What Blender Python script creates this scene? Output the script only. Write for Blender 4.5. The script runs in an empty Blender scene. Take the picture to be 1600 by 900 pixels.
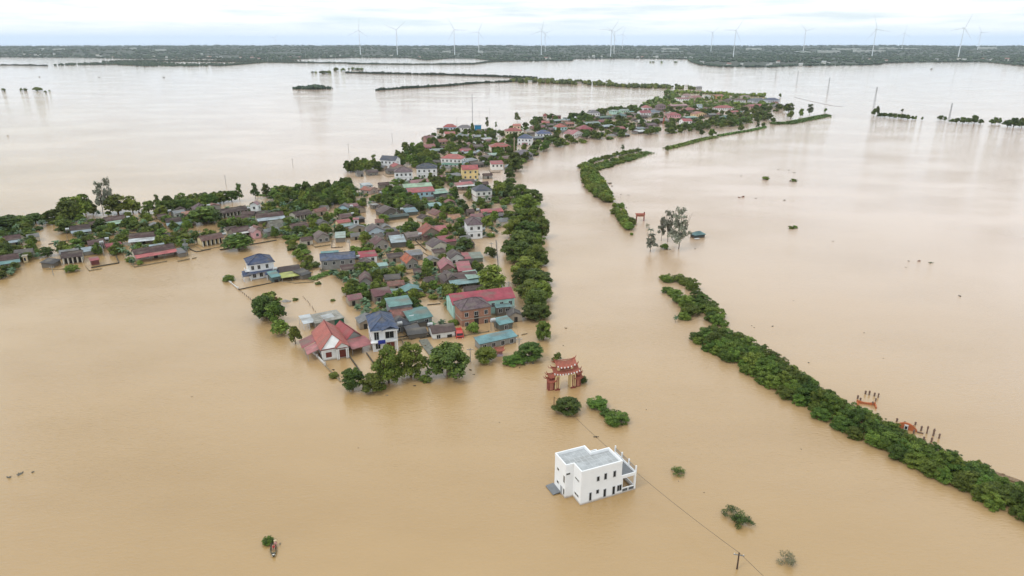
import bpy, math, random
import numpy as np
from mathutils import Vector
R = math.radians
rnd = random.Random(7)
SC = bpy.context.scene
COL = SC.collection

# ------------------------------------------------------------------ camera
CAM_H = 85.0
FPX = 1067.0                         # focal length in photo pixels (1600 wide)
PITCH = math.atan(384 / FPX)
cd = bpy.data.cameras.new('camera'); cam = bpy.data.objects.new('camera', cd); COL.objects.link(cam)
cam.location = (0, 0, CAM_H); cam.rotation_euler = (math.pi/2 - PITCH, 0, 0)
cd.sensor_width = 36; cd.lens = FPX/1600*36; cd.clip_start = 0.5; cd.clip_end = 200000
SC.camera = cam
CP, SP = math.cos(PITCH), math.sin(PITCH)

# ------------------------------------------------------------------ light, sky, exposure
SC.view_settings.view_transform = 'Standard'
try: SC.view_settings.look = 'None'
except Exception: pass
SC.view_settings.exposure = 0.36; SC.view_settings.gamma = 1.0
SC.cycles.use_denoising = True
SC.cycles.max_bounces = 6; SC.cycles.diffuse_bounces = 3; SC.cycles.glossy_bounces = 3
SC.cycles.transmission_bounces = 2; SC.cycles.volume_bounces = 1; SC.cycles.transparent_max_bounces = 4
SUN_EL, SUN_AZ = 52, 235             # azimuth clockwise from +Y
wd = bpy.data.worlds.new('World'); SC.world = wd; wd.use_nodes = True
nt = wd.node_tree; N = nt.nodes; L = nt.links; N.clear()
wo = N.new('ShaderNodeOutputWorld'); bg = N.new('ShaderNodeBackground'); bg.inputs[1].default_value = 0.10
sky = N.new('ShaderNodeTexSky'); sky.sky_type = 'NISHITA'; sky.sun_disc = False
sky.sun_elevation = R(SUN_EL); sky.sun_rotation = R(SUN_AZ); sky.altitude = 50
tc = N.new('ShaderNodeTexCoord')
mp = N.new('ShaderNodeMapping'); mp.inputs['Scale'].default_value = (1.0, 1.0, 11.0); mp.inputs['Location'].default_value = (3.1, 0.4, 1.2)
L.new(tc.outputs['Generated'], mp.inputs[0])
def noise(sc, det, rough, vec, dist=0.0):
    n = N.new('ShaderNodeTexNoise'); n.inputs['Scale'].default_value = sc; n.inputs['Detail'].default_value = det
    n.inputs['Roughness'].default_value = rough; n.inputs['Distortion'].default_value = dist; L.new(vec, n.inputs['Vector']); return n
n1 = noise(3.2, 8, 0.58, mp.outputs[0], 0.3)
n2 = noise(7.5, 6, 0.55, mp.outputs[0], 0.1)
r1 = N.new('ShaderNodeValToRGB'); r1.color_ramp.elements[0].position = 0.36; r1.color_ramp.elements[0].color = (0.12,)*3+(1,)
r1.color_ramp.elements[1].position = 0.53; r1.color_ramp.elements[1].color = (1,)*3+(1,)
L.new(n1.outputs[0], r1.inputs[0])
r2 = N.new('ShaderNodeValToRGB'); e = r2.color_ramp.elements
e[0].position = 0.32; e[0].color = (7.0, 7.8, 8.1, 1); e[1].position = 0.56; e[1].color = (10.3, 10.3, 10.3, 1)
L.new(n2.outputs[0], r2.inputs[0])
# plain grey-blue band low over the horizon, bright cloud above it
sep = N.new('ShaderNodeSeparateXYZ'); L.new(tc.outputs['Generated'], sep.inputs[0])
mr = N.new('ShaderNodeMapRange'); mr.inputs[1].default_value = 0.004; mr.inputs[2].default_value = 0.028; mr.clamp = True
L.new(sep.outputs[2], mr.inputs[0])
low = N.new('ShaderNodeMix'); low.data_type = 'RGBA'; low.inputs[6].default_value = (9.6, 9.75, 9.4, 1)
L.new(mr.outputs[0], low.inputs[0])
mx = N.new('ShaderNodeMix'); mx.data_type = 'RGBA'
bl = N.new('ShaderNodeMix'); bl.data_type = 'RGBA'; bl.inputs[0].default_value = 0.78; bl.inputs[7].default_value = (6.9, 8.3, 9.0, 1)
L.new(sky.outputs[0], bl.inputs[6])
L.new(r1.outputs[0], mx.inputs[0]); L.new(bl.outputs[2], mx.inputs[6]); L.new(r2.outputs[0], mx.inputs[7])
L.new(mx.outputs[2], low.inputs[7]); L.new(low.outputs[2], bg.inputs[0]); L.new(bg.outputs[0], wo.inputs[0])
sl = bpy.data.lights.new('sun', 'SUN'); sl.energy = 0.9; sl.angle = R(14); sl.color = (1, 0.965, 0.91)
so = bpy.data.objects.new('sun', sl); COL.objects.link(so)
az, el = R(SUN_AZ), R(SUN_EL)
sd = Vector((math.sin(az)*math.cos(el), math.cos(az)*math.cos(el), math.sin(el)))
so.rotation_euler = sd.to_track_quat('Z', 'Y').to_euler(); so.location = (0, 0, 300)

# ------------------------------------------------------------------ helpers
def at(px, py, z=0.0):
    """photo pixel -> world point on the level plane z"""
    u = (px-800)/FPX; v = (450-py)/FPX
    dz = -SP + v*CP; t = (z-CAM_H)/dz
    return Vector((u*t, (CP + v*SP)*t, z))
def ppm(p):
    """photo pixels per metre at a world point"""
    return FPX/(p.y*CP - (p.z-CAM_H)*SP)
def dep(p): return math.atan2(CAM_H-p.z, math.hypot(p.x, p.y))
def lin(h, k=1.0):
    h = h.lstrip('#'); o = []
    for i in (0, 2, 4):
        c = int(h[i:i+2], 16)/255; c = c/12.92 if c <= .04045 else ((c+.055)/1.055)**2.4
        o.append(min(.85, c*k))
    return o
MC = {}
def mat(name, col, rough=.7, var=.15, nscale=1.5, metal=0.0, rib=0.0, ribs=(3.0, 0), stain=0.0, spec=.4, mud=False):
    if name in MC: return MC[name]
    m = bpy.data.materials.new(name); m.use_nodes = True
    nt = m.node_tree; N = nt.nodes; L = nt.links; b = N['Principled BSDF']
    b.inputs['Roughness'].default_value = rough; b.inputs['Metallic'].default_value = metal
    b.inputs['Specular IOR Level'].default_value = spec
    tc = N.new('ShaderNodeTexCoord'); n = N.new('ShaderNodeTexNoise'); n.inputs['Scale'].default_value = nscale
    n.inputs['Detail'].default_value = 6; n.inputs['Roughness'].default_value = .65; L.new(tc.outputs['Object'], n.inputs['Vector'])
    cr = N.new('ShaderNodeValToRGB'); e = cr.color_ramp.elements
    e[0].position = .3; e[1].position = .7
    e[0].color = [c*(1-var) for c in col]+[1]; e[1].color = [min(.9, c*(1+var*.8)) for c in col]+[1]
    L.new(n.outputs[0], cr.inputs[0]); out = cr.outputs[0]
    if stain > 0:                                     # old weather stains with a shape of their own
        n3 = N.new('ShaderNodeTexNoise'); n3.inputs['Scale'].default_value = nscale*.35; n3.inputs['Detail'].default_value = 8
        mpp = N.new('ShaderNodeMapping'); mpp.inputs['Scale'].default_value = (1, 2.2, 1); mpp.inputs['Location'].default_value = (4, 2, 7)
        L.new(tc.outputs['Object'], mpp.inputs[0]); L.new(mpp.outputs[0], n3.inputs['Vector'])
        c3 = N.new('ShaderNodeValToRGB'); c3.color_ramp.elements[0].position = .48; c3.color_ramp.elements[1].position = .66
        c3.color_ramp.elements[1].color = (stain,)*3+(1,); L.new(n3.outputs[0], c3.inputs[0])
        mm = N.new('ShaderNodeMix'); mm.data_type = 'RGBA'; mm.inputs[7].default_value = (.16, .14, .11, 1)
        L.new(c3.outputs[0], mm.inputs[0]); L.new(out, mm.inputs[6]); out = mm.outputs[2]
    if mud:                                           # tide mark of the flood on the wall
        sz = N.new('ShaderNodeSeparateXYZ'); L.new(tc.outputs['Object'], sz.inputs[0]); n4 = N.new('ShaderNodeMath'); n4.operation = 'MULTIPLY_ADD'; n4.inputs[1].default_value = -.9
        L.new(n.outputs[0], n4.inputs[0]); L.new(sz.outputs[2], n4.inputs[2]); r4 = N.new('ShaderNodeMapRange'); r4.inputs[1].default_value = -.32; r4.inputs[2].default_value = .12; r4.inputs[3].default_value = .75; r4.inputs[4].default_value = 0
        L.new(n4.outputs[0], r4.inputs[0]); m4 = N.new('ShaderNodeMix'); m4.data_type = 'RGBA'; m4.inputs[7].default_value = (.27,.185,.10,1); L.new(r4.outputs[0], m4.inputs[0]); L.new(out, m4.inputs[6]); out = m4.outputs[2]
    L.new(out, b.inputs['Base Color'])
    if rib > 0:
        w = N.new('ShaderNodeTexWave'); w.wave_type = 'BANDS'; w.bands_direction = 'X' if ribs[1] == 0 else 'Y'
        w.inputs['Scale'].default_value = ribs[0]; L.new(tc.outputs['Object'], w.inputs['Vector'])
        bp = N.new('ShaderNodeBump'); bp.inputs['Strength'].default_value = rib; bp.inputs['Distance'].default_value = .06
        L.new(w.outputs[0], bp.inputs['Height']); L.new(bp.outputs[0], b.inputs['Normal'])
    MC[name] = m; return m
def hexmat(h, kind='paint', k=1.0):
    c_ = lin(h, k); g_ = sum(c_)/3
    if kind in ('tile','metal'):
        q_ = .72 if kind == 'metal' else .85; k2 = .84; c_ = [(x*q_+g_*(1-q_))*k2 for x in c_]
    if kind == 'tile': return mat('tile_'+h+('' if k == 1 else '_ridge'), c_, .75, .5, .8, rib=.5, ribs=(1.6, 0), stain=.55)
    if kind == 'metal': return mat('sheet_'+h, c_, .55, .34, .38, rib=.4, ribs=(2.2, 0), stain=.75)
    if kind == 'wall': return mat('wall_'+h, lin(h, k), .85, .12, .6, stain=.3, mud=True)
    return mat('paint_'+h, lin(h, k), .6, .1, 1.0)

def tag(o, label=None, cat=None, group=None, kind=None):
    if label: o['label'] = label
    if cat: o['category'] = cat
    if group: o['group'] = group
    if kind: o['kind'] = kind
    elif label: o['kind'] = 'thing'
    return o
def empty(name, loc, rz=0.0, **k):
    o = bpy.data.objects.new(name, None); COL.objects.link(o); o.location = loc; o.rotation_euler = (0, 0, rz)
    o.empty_display_size = .2
    return tag(o, **k)
def link(name, me, parent=None, loc=(0, 0, 0), rz=0.0):
    o = bpy.data.objects.new(name, me); COL.objects.link(o); o.parent = parent; o.location = loc; o.rotation_euler = (0, 0, rz); return o
class MB:
    def __init__(s): s.v = []; s.f = []; s.m = []
    def add(s, vs, fs, m=0):
        b = len(s.v); s.v += [tuple(v) for v in vs]; s.f += [tuple(b+i for i in f) for f in fs]; s.m += [m]*len(fs); return s
    def box(s, x0, y0, z0, x1, y1, z1, m=0):
        return s.add([(x0,y0,z0),(x1,y0,z0),(x1,y1,z0),(x0,y1,z0),(x0,y0,z1),(x1,y0,z1),(x1,y1,z1),(x0,y1,z1)],
              [(0,3,2,1),(4,5,6,7),(0,1,5,4),(1,2,6,5),(2,3,7,6),(3,0,4,7)], m)
    def prism(s, pts, z0, z1, m=0):
        n = len(pts); vs = [(x,y,z0) for x,y in pts]+[(x,y,z1) for x,y in pts]
        return s.add(vs, [tuple(range(n-1,-1,-1)), tuple(range(n,2*n))]+[(i,(i+1)%n,n+(i+1)%n,n+i) for i in range(n)], m)
    def slab(s, polys, th, m=0):
        """solid sheet: polys (shared corners) as the top, offset down by th"""
        idx = {}; vs = []
        def k(p):
            q = (round(p[0],4),round(p[1],4),round(p[2],4))
            if q not in idx: idx[q] = len(vs); vs.append(q)
            return idx[q]
        F = [tuple(k(p) for p in P) for P in polys]; n = len(vs)
        ed = {}
        for f in F:
            for a, b in zip(f, f[1:]+f[:1]): ed[(a,b)] = ed.get((a,b),0)+1
        side = [(b,a,a+n,b+n) for (a,b) in ed if (b,a) not in ed]
        return s.add(vs+[(x,y,z-th) for x,y,z in vs], F+[tuple(i+n for i in reversed(f)) for f in F]+side, m)
    def tube(s, p0, p1, r0, r1=None, n=6, m=0):
        r1 = r0 if r1 is None else r1
        p0 = Vector(p0); p1 = Vector(p1); d = (p1-p0).normalized()
        a = d.orthogonal().normalized(); b = d.cross(a)
        vs = [p0+(a*math.cos(t)+b*math.sin(t))*r0 for t in [2*math.pi*i/n for i in range(n)]]
        vs += [p1+(a*math.cos(t)+b*math.sin(t))*r1 for t in [2*math.pi*i/n for i in range(n)]]
        return s.add(vs, [(i,(i+1)%n,n+(i+1)%n,n+i) for i in range(n)]+[tuple(range(n-1,-1,-1)),tuple(range(n,2*n))], m)
    def mesh(s, name, mats):
        me = bpy.data.meshes.new(name); me.from_pydata(s.v, [], s.f)
        for x in (mats if isinstance(mats, (list, tuple)) else [mats]): me.materials.append(x)
        if any(s.m): me.polygons.foreach_set('material_index', s.m)
        me.update(); return me
    def build(s, name, mats, parent=None, loc=(0,0,0), rz=0.0): return link(name, s.mesh(name, mats), parent, loc, rz)
ORD = ['first','second','third','fourth','fifth','sixth','seventh','eighth','ninth','tenth','eleventh','twelfth','thirteenth','fourteenth','fifteenth','sixteenth','seventeenth','eighteenth','nineteenth','twentieth']
TENS = {20:'twenty',30:'thirty',40:'forty',50:'fifty',60:'sixty',70:'seventy',80:'eighty',90:'ninety'}
def ordinal(i):
    if i < 20: return ORD[i]
    n = i+1
    if n >= 100: return 'hundredth' if n == 100 else 'hundred and '+ordinal(n-101)
    t = n//10*10; u = n % 10
    return TENS[t][:-1]+'ieth' if u == 0 else TENS[t]+'-'+ORD[u-1]
def inside(x, y, poly):
    c = False; j = len(poly)-1
    for i in range(len(poly)):
        xi, yi = poly[i]; xj, yj = poly[j]
        if (yi > y) != (yj > y) and x < (xj-xi)*(y-yi)/(yj-yi)+xi: c = not c
        j = i
    return c
def segd(p, a, b):
    dx, dy = b[0]-a[0], b[1]-a[1]; l = dx*dx+dy*dy
    t = 0 if l == 0 else max(0, min(1, ((p[0]-a[0])*dx+(p[1]-a[1])*dy)/l))
    return math.hypot(p[0]-a[0]-t*dx, p[1]-a[1]-t*dy)

# ------------------------------------------------------------------ water
def water_material(name, c0, c1):
    m = bpy.data.materials.new(name); m.use_nodes = True; nt = m.node_tree; N = nt.nodes; L = nt.links
    b = N['Principled BSDF']; b.inputs['IOR'].default_value = 1.72; b.inputs['Roughness'].default_value = .05
    b.inputs['Specular IOR Level'].default_value = .5
    g = N.new('ShaderNodeNewGeometry')
    def nz(scale, sx, sy, rot, det=4, rough=.55):
        mp = N.new('ShaderNodeMapping'); mp.inputs['Scale'].default_value = (sx, sy, 1); mp.inputs['Rotation'].default_value = (0, 0, R(rot))
        L.new(g.outputs['Position'], mp.inputs[0])
        n = N.new('ShaderNodeTexNoise'); n.inputs['Scale'].default_value = scale; n.inputs['Detail'].default_value = det
        n.inputs['Roughness'].default_value = rough; L.new(mp.outputs[0], n.inputs['Vector']); return n
    s1 = nz(.006, 1, 2.6, 25, 6, .6)                    # silt carried in broad streaks
    cr = N.new('ShaderNodeValToRGB'); e = cr.color_ramp.elements; e[0].position = .33; e[1].position = .68
    e[0].color = (*c0, 1); e[1].color = (*c1, 1); L.new(s1.outputs[0], cr.inputs[0])
    # paler base farther out: thinner silt, and sky reflection put into the colour
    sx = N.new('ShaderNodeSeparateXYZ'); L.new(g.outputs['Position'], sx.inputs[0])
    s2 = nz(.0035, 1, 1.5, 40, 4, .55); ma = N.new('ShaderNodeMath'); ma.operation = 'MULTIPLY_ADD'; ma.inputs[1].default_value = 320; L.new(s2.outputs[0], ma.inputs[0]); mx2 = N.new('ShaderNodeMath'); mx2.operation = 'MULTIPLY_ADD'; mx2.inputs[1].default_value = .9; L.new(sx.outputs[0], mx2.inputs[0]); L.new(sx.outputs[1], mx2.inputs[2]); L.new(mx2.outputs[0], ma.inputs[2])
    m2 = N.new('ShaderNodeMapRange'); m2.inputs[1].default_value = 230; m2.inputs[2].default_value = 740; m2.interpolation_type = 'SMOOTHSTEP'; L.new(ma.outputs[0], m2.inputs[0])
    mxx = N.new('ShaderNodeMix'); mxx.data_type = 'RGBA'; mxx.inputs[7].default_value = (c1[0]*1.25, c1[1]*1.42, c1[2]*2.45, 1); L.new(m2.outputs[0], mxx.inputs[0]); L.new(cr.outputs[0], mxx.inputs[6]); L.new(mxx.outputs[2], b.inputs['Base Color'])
    w1 = nz(.62, 1, 3.1, -38, 5, .6); w2 = nz(.16, 1, 2.4, -18, 3, .5); w3 = nz(.012, 1, 1.7, 30, 3, .5)
    # wind patches: ripples come and go
    mr = N.new('ShaderNodeMapRange'); mr.inputs[1].default_value = .38; mr.inputs[2].default_value = .66; mr.inputs[3].default_value = .35; mr.inputs[4].default_value = 1.0
    L.new(w3.outputs[0], mr.inputs[0])
    b1 = N.new('ShaderNodeBump'); b1.inputs['Distance'].default_value = .22; L.new(w1.outputs[0], b1.inputs['Height']); L.new(mr.outputs[0], b1.inputs['Strength'])
    b2 = N.new('ShaderNodeBump'); b2.inputs['Distance'].default_value = .10; b2.inputs['Strength'].default_value = .5; L.new(w2.outputs[0], b2.inputs['Height'])
    L.new(b1.outputs[0], b2.inputs['Normal']); L.new(b2.outputs[0], b.inputs['Normal'])
    return m
W = 45000; SEA_Y = 8700
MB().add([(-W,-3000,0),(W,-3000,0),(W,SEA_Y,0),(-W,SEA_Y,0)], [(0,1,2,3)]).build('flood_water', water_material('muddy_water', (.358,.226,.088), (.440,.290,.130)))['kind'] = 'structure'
MB().add([(-W,SEA_Y,0),(W,SEA_Y,0),(W,W,0),(-W,W,0)], [(0,1,2,3)]).build('sea_water', water_material('grey_sea', (.16,.21,.23), (.19,.24,.25)))['kind'] = 'structure'

# ------------------------------------------------------------------ haze
HW = 48000
hz = MB().box(-HW,-6000,-4, HW,HW,420).build('haze', None); tag(hz, kind='stuff', label='thin pale haze over the flooded plain', cat='haze')
hm = bpy.data.materials.new('haze'); hm.use_nodes = True; hn = hm.node_tree; hn.nodes.clear()
ho = hn.nodes.new('ShaderNodeOutputMaterial'); hv = hn.nodes.new('ShaderNodeVolumePrincipled')
hv.inputs['Color'].default_value = (.75, .885, 1, 1); hv.inputs['Density'].default_value = 3.7e-5; hv.inputs['Anisotropy'].default_value = 0.0
hn.links.new(hv.outputs[0], ho.inputs['Volume']); hz.data.materials.clear(); hz.data.materials.append(hm)

# ------------------------------------------------------------------ foliage
def leaf_mat(name, c0, c1, c2, rough=.6):
    m = bpy.data.materials.new(name); m.use_nodes = True; nt = m.node_tree; N = nt.nodes; L = nt.links; b = N['Principled BSDF']
    b.inputs['Roughness'].default_value = rough; b.inputs['Specular IOR Level'].default_value = .25
    a = N.new('ShaderNodeAttribute'); a.attribute_name = 'tone'
    cr = N.new('ShaderNodeValToRGB'); e = cr.color_ramp.elements; e[0].position = 0; e[1].position = 1
    e[0].color = (*c0, 1); e[1].color = (*c2, 1); x = e.new(.5); x.color = (*c1, 1)
    L.new(a.outputs['Fac'], cr.inputs[0])
    oi = N.new('ShaderNodeObjectInfo'); hs = N.new('ShaderNodeHueSaturation')
    mh = N.new('ShaderNodeMapRange'); mh.inputs[3].default_value = .468; mh.inputs[4].default_value = .518; L.new(oi.outputs['Random'], mh.inputs[0])
    mu = N.new('ShaderNodeMath'); mu.operation = 'MULTIPLY'; mu.inputs[1].default_value = 7.31; L.new(oi.outputs['Random'], mu.inputs[0])
    fr = N.new('ShaderNodeMath'); fr.operation = 'FRACT'; L.new(mu.outputs[0], fr.inputs[0])
    mv = N.new('ShaderNodeMapRange'); mv.inputs[3].default_value = .68; mv.inputs[4].default_value = 1.42; L.new(fr.outputs[0], mv.inputs[0])
    L.new(mh.outputs[0], hs.inputs['Hue']); L.new(mv.outputs[0], hs.inputs['Value']); L.new(cr.outputs[0], hs.inputs['Color'])
    L.new(hs.outputs[0], b.inputs['Base Color'])
    return m
LEAF = leaf_mat('leaf_green', (.040,.068,.010), (.098,.146,.019), (.195,.248,.042))
LEAF_MANGROVE = leaf_mat('leaf_mangrove', (.034,.062,.009), (.080,.132,.017), (.168,.228,.036))
LEAF_DARK = leaf_mat('leaf_dark', (.028,.050,.010), (.062,.098,.015), (.130,.172,.032))
LEAF_GREY = leaf_mat('leaf_grey_green', (.095,.105,.075), (.155,.165,.120), (.24,.25,.19))
LEAF_BLUE = leaf_mat('leaf_blade', (.040,.085,.042), (.072,.135,.065), (.135,.20,.10), .45)
LEAF_GRASS = leaf_mat('leaf_grass', (.055,.105,.022), (.10,.17,.035), (.16,.23,.06))
LEAF_DRY = leaf_mat('leaf_dry', (.10,.095,.05), (.15,.14,.08), (.20,.19,.11))
BARK = mat('bark', (.16,.12,.085), .9, .3, 3)
def rng_dir(g, n):
    v = g.normal(size=(n, 3)); return v/np.linalg.norm(v, axis=1, keepdims=True)
def leaf_mesh(name, pos, nrm, size, tone, m, g, long=1.5, extra=None):
    n = len(pos)
    t = rng_dir(g, n); t -= nrm*np.sum(t*nrm, axis=1, keepdims=True); t /= np.linalg.norm(t, axis=1, keepdims=True)
    b = np.cross(nrm, t); s = size[:, None]
    V = np.stack([pos-t*s*long*.5, pos-b*s*.5, pos+t*s*long*.5, pos+b*s*.5], axis=1).reshape(-1, 3)
    F = np.arange(4*n).reshape(-1, 4)
    me = bpy.data.meshes.new(name); me.from_pydata(V.tolist(), [], F.tolist()); me.materials.append(m)
    a = me.attributes.new('tone', 'FLOAT', 'FACE'); a.data.foreach_set('value', np.clip(tone, 0, 1).astype(np.float32)); me.update(); return me
def crown_mesh(name, seed, nl, nleaf, ls, m, shape='round', lobe=(.15, .26), gap=.72):
    """leafy crown in a unit box: x, y in -.5..+.5, z in 0..1"""
    g = np.random.default_rng(seed); C = []; Rr = []
    for i in range(nl):
        if shape == 'round':
            a = g.uniform(0, 2*math.pi); z = g.uniform(.04, 1)**.85; r = g.uniform(*lobe)*(1.08-.3*z)
            prof = (.52+.62*math.sin(math.pi*min(1, z*.9+.08)))*(1-.25*z); q = g.uniform(.15, 1)**.55*g.uniform(.85, 1.16)
            rr = (.5-r)*min(1.15, prof)*q; c = np.array([math.cos(a)*rr, math.sin(a)*rr, r*.6+z*(1-r*1.5)])
        elif shape == 'bush':
            a = g.uniform(0, 2*math.pi); q = g.uniform(0, 1)**.5; r = g.uniform(*lobe); rr = (.5-r)*q
            c = np.array([math.cos(a)*rr, math.sin(a)*rr, g.uniform(.05, .92-r)*(1-.45*q*q)])
        elif shape == 'tall':
            z = g.uniform(.22, .95); r = g.uniform(*lobe)*(1.1-.5*z); a = g.uniform(0, 2*math.pi); q = g.uniform(.2, 1)
            rad = (.5-r)*q*(1.15-z*.75); c = np.array([math.cos(a)*rad, math.sin(a)*rad, min(z, 1-r)])
        C.append(c); Rr.append(r)
    C = np.array(C); Rr = np.array(Rr)
    n = int(nleaf*1.9); k = g.choice(nl, n, p=Rr**2/np.sum(Rr**2)); d = rng_dir(g, n)
    d[:, 2] = np.where(d[:, 2] < -.25, -d[:, 2], d[:, 2])
    rad = Rr[k]*g.uniform(.62, 1.18, n); pos = C[k]+d*rad[:, None]+g.normal(0, .013, (n, 3))
    dist = np.linalg.norm(pos[:, None, :]-C[None], axis=2)/Rr[None]; dist[np.arange(n), k] = 9
    ok = (dist.min(axis=1) > gap) & (pos[:, 2] > -.03)
    pos = pos[ok][:nleaf]; d = d[ok][:nleaf]; k = k[ok][:nleaf]; n = len(pos)
    nr = d+rng_dir(g, n)*.75; nr[:, 2] += .15; nr /= np.linalg.norm(nr, axis=1, keepdims=True)
    lt = g.uniform(-.22, .22, nl); tone = .45+lt[k]+g.normal(0, .17, n)
    return leaf_mesh(name, pos, nr, ls*g.uniform(.6, 1.35, n), tone, m, g)
def trunk_mesh(name, seed, top=.75, r=.035, limbs=5, spread=.3):
    g = random.Random(seed); mb = MB(); lean = (g.uniform(-.06,.06), g.uniform(-.06,.06)); fork = g.uniform(.3,.42)
    mb.tube((0,0,-.12), (lean[0]*.5,lean[1]*.5,fork), r, r*.75, 7)
    for i in range(limbs):
        a = 2*math.pi*i/limbs+g.uniform(-.4,.4); q = g.uniform(.5,1)*spread
        mid = (lean[0]+math.cos(a)*q*.5, lean[1]+math.sin(a)*q*.5, fork+(top-fork)*.5)
        mb.tube((lean[0]*.5,lean[1]*.5,fork-.02), mid, r*.55, r*.4, 5)
        mb.tube(mid, (lean[0]+math.cos(a)*q, lean[1]+math.sin(a)*q, top*g.uniform(.9,1.1)), r*.4, r*.16, 5)
    return mb.mesh(name, BARK)
def palm_mesh(seed, nf, m, banana=False):
    g = np.random.default_rng(seed); V = []; F = []; T = []
    for i in range(nf):
        a = 2*math.pi*i/nf*1.618*2+g.uniform(-.3,.3); L = g.uniform(.36,.52); el = g.uniform(.5,1.35) if banana else g.uniform(-.1,1.25)
        z0 = .55 if banana else .62
        if banana: z0 = g.uniform(.12,.5)
        segs = 7; w = .085 if banana else .055; px, pz = 0.0, z0; pts = []
        for s in range(segs+1):
            pts.append((px, pz, w*math.sin(math.pi*min(1,(s/segs)*.92+.08))**.6)); e = el-2.1*(s/segs)**1.3
            px += L/segs*math.cos(e); pz += L/segs*math.sin(e)*1.05
        ca, sa = math.cos(a), math.sin(a); tn = g.uniform(.2,.95)
        def ribbon(off, drop):
            b = len(V)
            for (x, z, ww) in pts:
                V.append((ca*x, sa*x, z)); o = ww*off; V.append((ca*x-sa*o, sa*x+ca*o, z-abs(ww)*drop))
            for s in range(segs):
                F.append((b+2*s, b+2*s+2, b+2*s+3, b+2*s+1)); T.append(tn+g.uniform(-.12,.12))
        ribbon(1, .45 if not banana else .25); ribbon(-1, .45 if not banana else .25)
    me = bpy.data.meshes.new('fronds'); me.from_pydata(V, [], F); me.materials.append(m)
    at_ = me.attributes.new('tone','FLOAT','FACE'); at_.data.foreach_set('value', np.clip(T,0,1).astype(np.float32)); me.update(); return me
PR = {}          # kind -> list of (crown mesh, trunk mesh or None)
PR['broad_near'] = [(crown_mesh('crown', 10+i, 60, 7000, .040, LEAF, lobe=(.07,.155)), trunk_mesh('trunk', i)) for i in range(5)]
PR['broad'] = [(crown_mesh('crown', 20+i, 32, 2300, .062, LEAF, lobe=(.10,.20)), trunk_mesh('trunk', 5+i)) for i in range(4)]
PR['dark'] = [(crown_mesh('crown', 30+i, 32, 2300, .062, LEAF_DARK, lobe=(.10,.20)), trunk_mesh('trunk', 9+i)) for i in range(3)]
PR['dark_near'] = [(crown_mesh('crown', 110+i, 58, 7000, .040, LEAF_DARK, lobe=(.07,.15)), trunk_mesh('trunk', 40+i)) for i in range(4)]
PR['far'] = [(crown_mesh('crown', 40+i, 16, 620, .12, LEAF_DARK, lobe=(.14,.25)), trunk_mesh('trunk', 14+i, limbs=3)) for i in range(4)]
PR['bush_near'] = [(crown_mesh('bush', 50+i, 60, 6500, .034, LEAF_MANGROVE, 'bush', (.06,.145)), None) for i in range(7)]
PR['bush'] = [(crown_mesh('bush', 60+i, 22, 1500, .07, LEAF, 'bush', (.11,.22)), None) for i in range(5)]
PR['bush_far'] = [(crown_mesh('bush', 70+i, 10, 260, .16, LEAF, 'bush', (.16,.28)), None) for i in range(4)]
PR['tall'] = [(crown_mesh('crown', 80+i, 30, 1700, .038, LEAF_GREY, 'tall', (.07,.13), .5), trunk_mesh('trunk', 20+i, .9, .018, 7, .32)) for i in range(3)]
PR['tall_dark'] = [(crown_mesh('crown', 85+i, 24, 1100, .06, LEAF_DARK, 'tall', (.10,.17), .5), trunk_mesh('trunk', 24+i, .85, .022, 5, .28)) for i in range(3)]
PR['banana'] = [(palm_mesh(90+i, 26, LEAF_BLUE, True), None) for i in range(3)]
tm = MB().tube((0,0,-.12),(.02,0,.63),.03,.02,7).mesh('trunk', BARK)
PR['palm'] = [(palm_mesh(95+i, 20, LEAF_BLUE), tm) for i in range(3)]
PR['sparse'] = [(crown_mesh('bush', 130+i, 26, 1500, .034, LEAF_DARK, 'bush', (.07,.15), .5), None) for i in range(3)]
PR['dry'] = [(crown_mesh('twigs', 99, 14, 900, .035, LEAF_DRY, 'bush', (.10,.2), .4), None)]
NAMES = {'broad_near':'broadleaf_tree','broad':'broadleaf_tree','dark':'dark_tree','dark_near':'dark_tree','far':'distant_tree','bush_near':'mangrove_bush','bush':'bush','bush_far':'low_bush',
         'tall':'eucalyptus_tree','tall_dark':'slender_tree','banana':'banana_plant','palm':'palm_tree','dry':'bare_bush','sparse':'sparse_bush'}
CATS = {'banana':'plant','bush_near':'bush','bush':'bush','bush_far':'bush','dry':'bush','sparse':'bush','palm':'palm'}
TREES = []
FIRST = {}
pr = random.Random(3)
def plant(kind, p, w, h, label=None, group=None, name=None):
    """one tree or bush standing in the water at p; crown width w, height h"""
    i = pr.randrange(len(PR[kind])); c, t = PR[kind][i]; rz = pr.uniform(0, 6.28); nm = name or NAMES[kind]
    key = (kind, i, nm)
    if t is None:
        o = FIRST.get(key)
        if o is None: o = FIRST[key] = link(nm, c)
        else: o = o.copy(); COL.objects.link(o)
    else:
        src = FIRST.get(key)
        if src is None:
            o = empty(nm, p); FIRST[key] = o
            kids = [link('crown', c, o), link('trunk', t, o)]; FIRST[key+('kids',)] = kids
        else:
            o = src.copy(); COL.objects.link(o)
            for kd in FIRST[key+('kids',)]:
                q = kd.copy(); COL.objects.link(q); q.parent = o
    o.location = p; o.rotation_euler = (0, 0, rz); o.scale = (w, w*pr.uniform(.88,1.12), h)
    for k_ in ('label','group'):
        if k_ in o: del o[k_]
    tag(o, label, CATS.get(kind, 'tree'), group); TREES.append((o, kind, p, w)); return o
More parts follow.
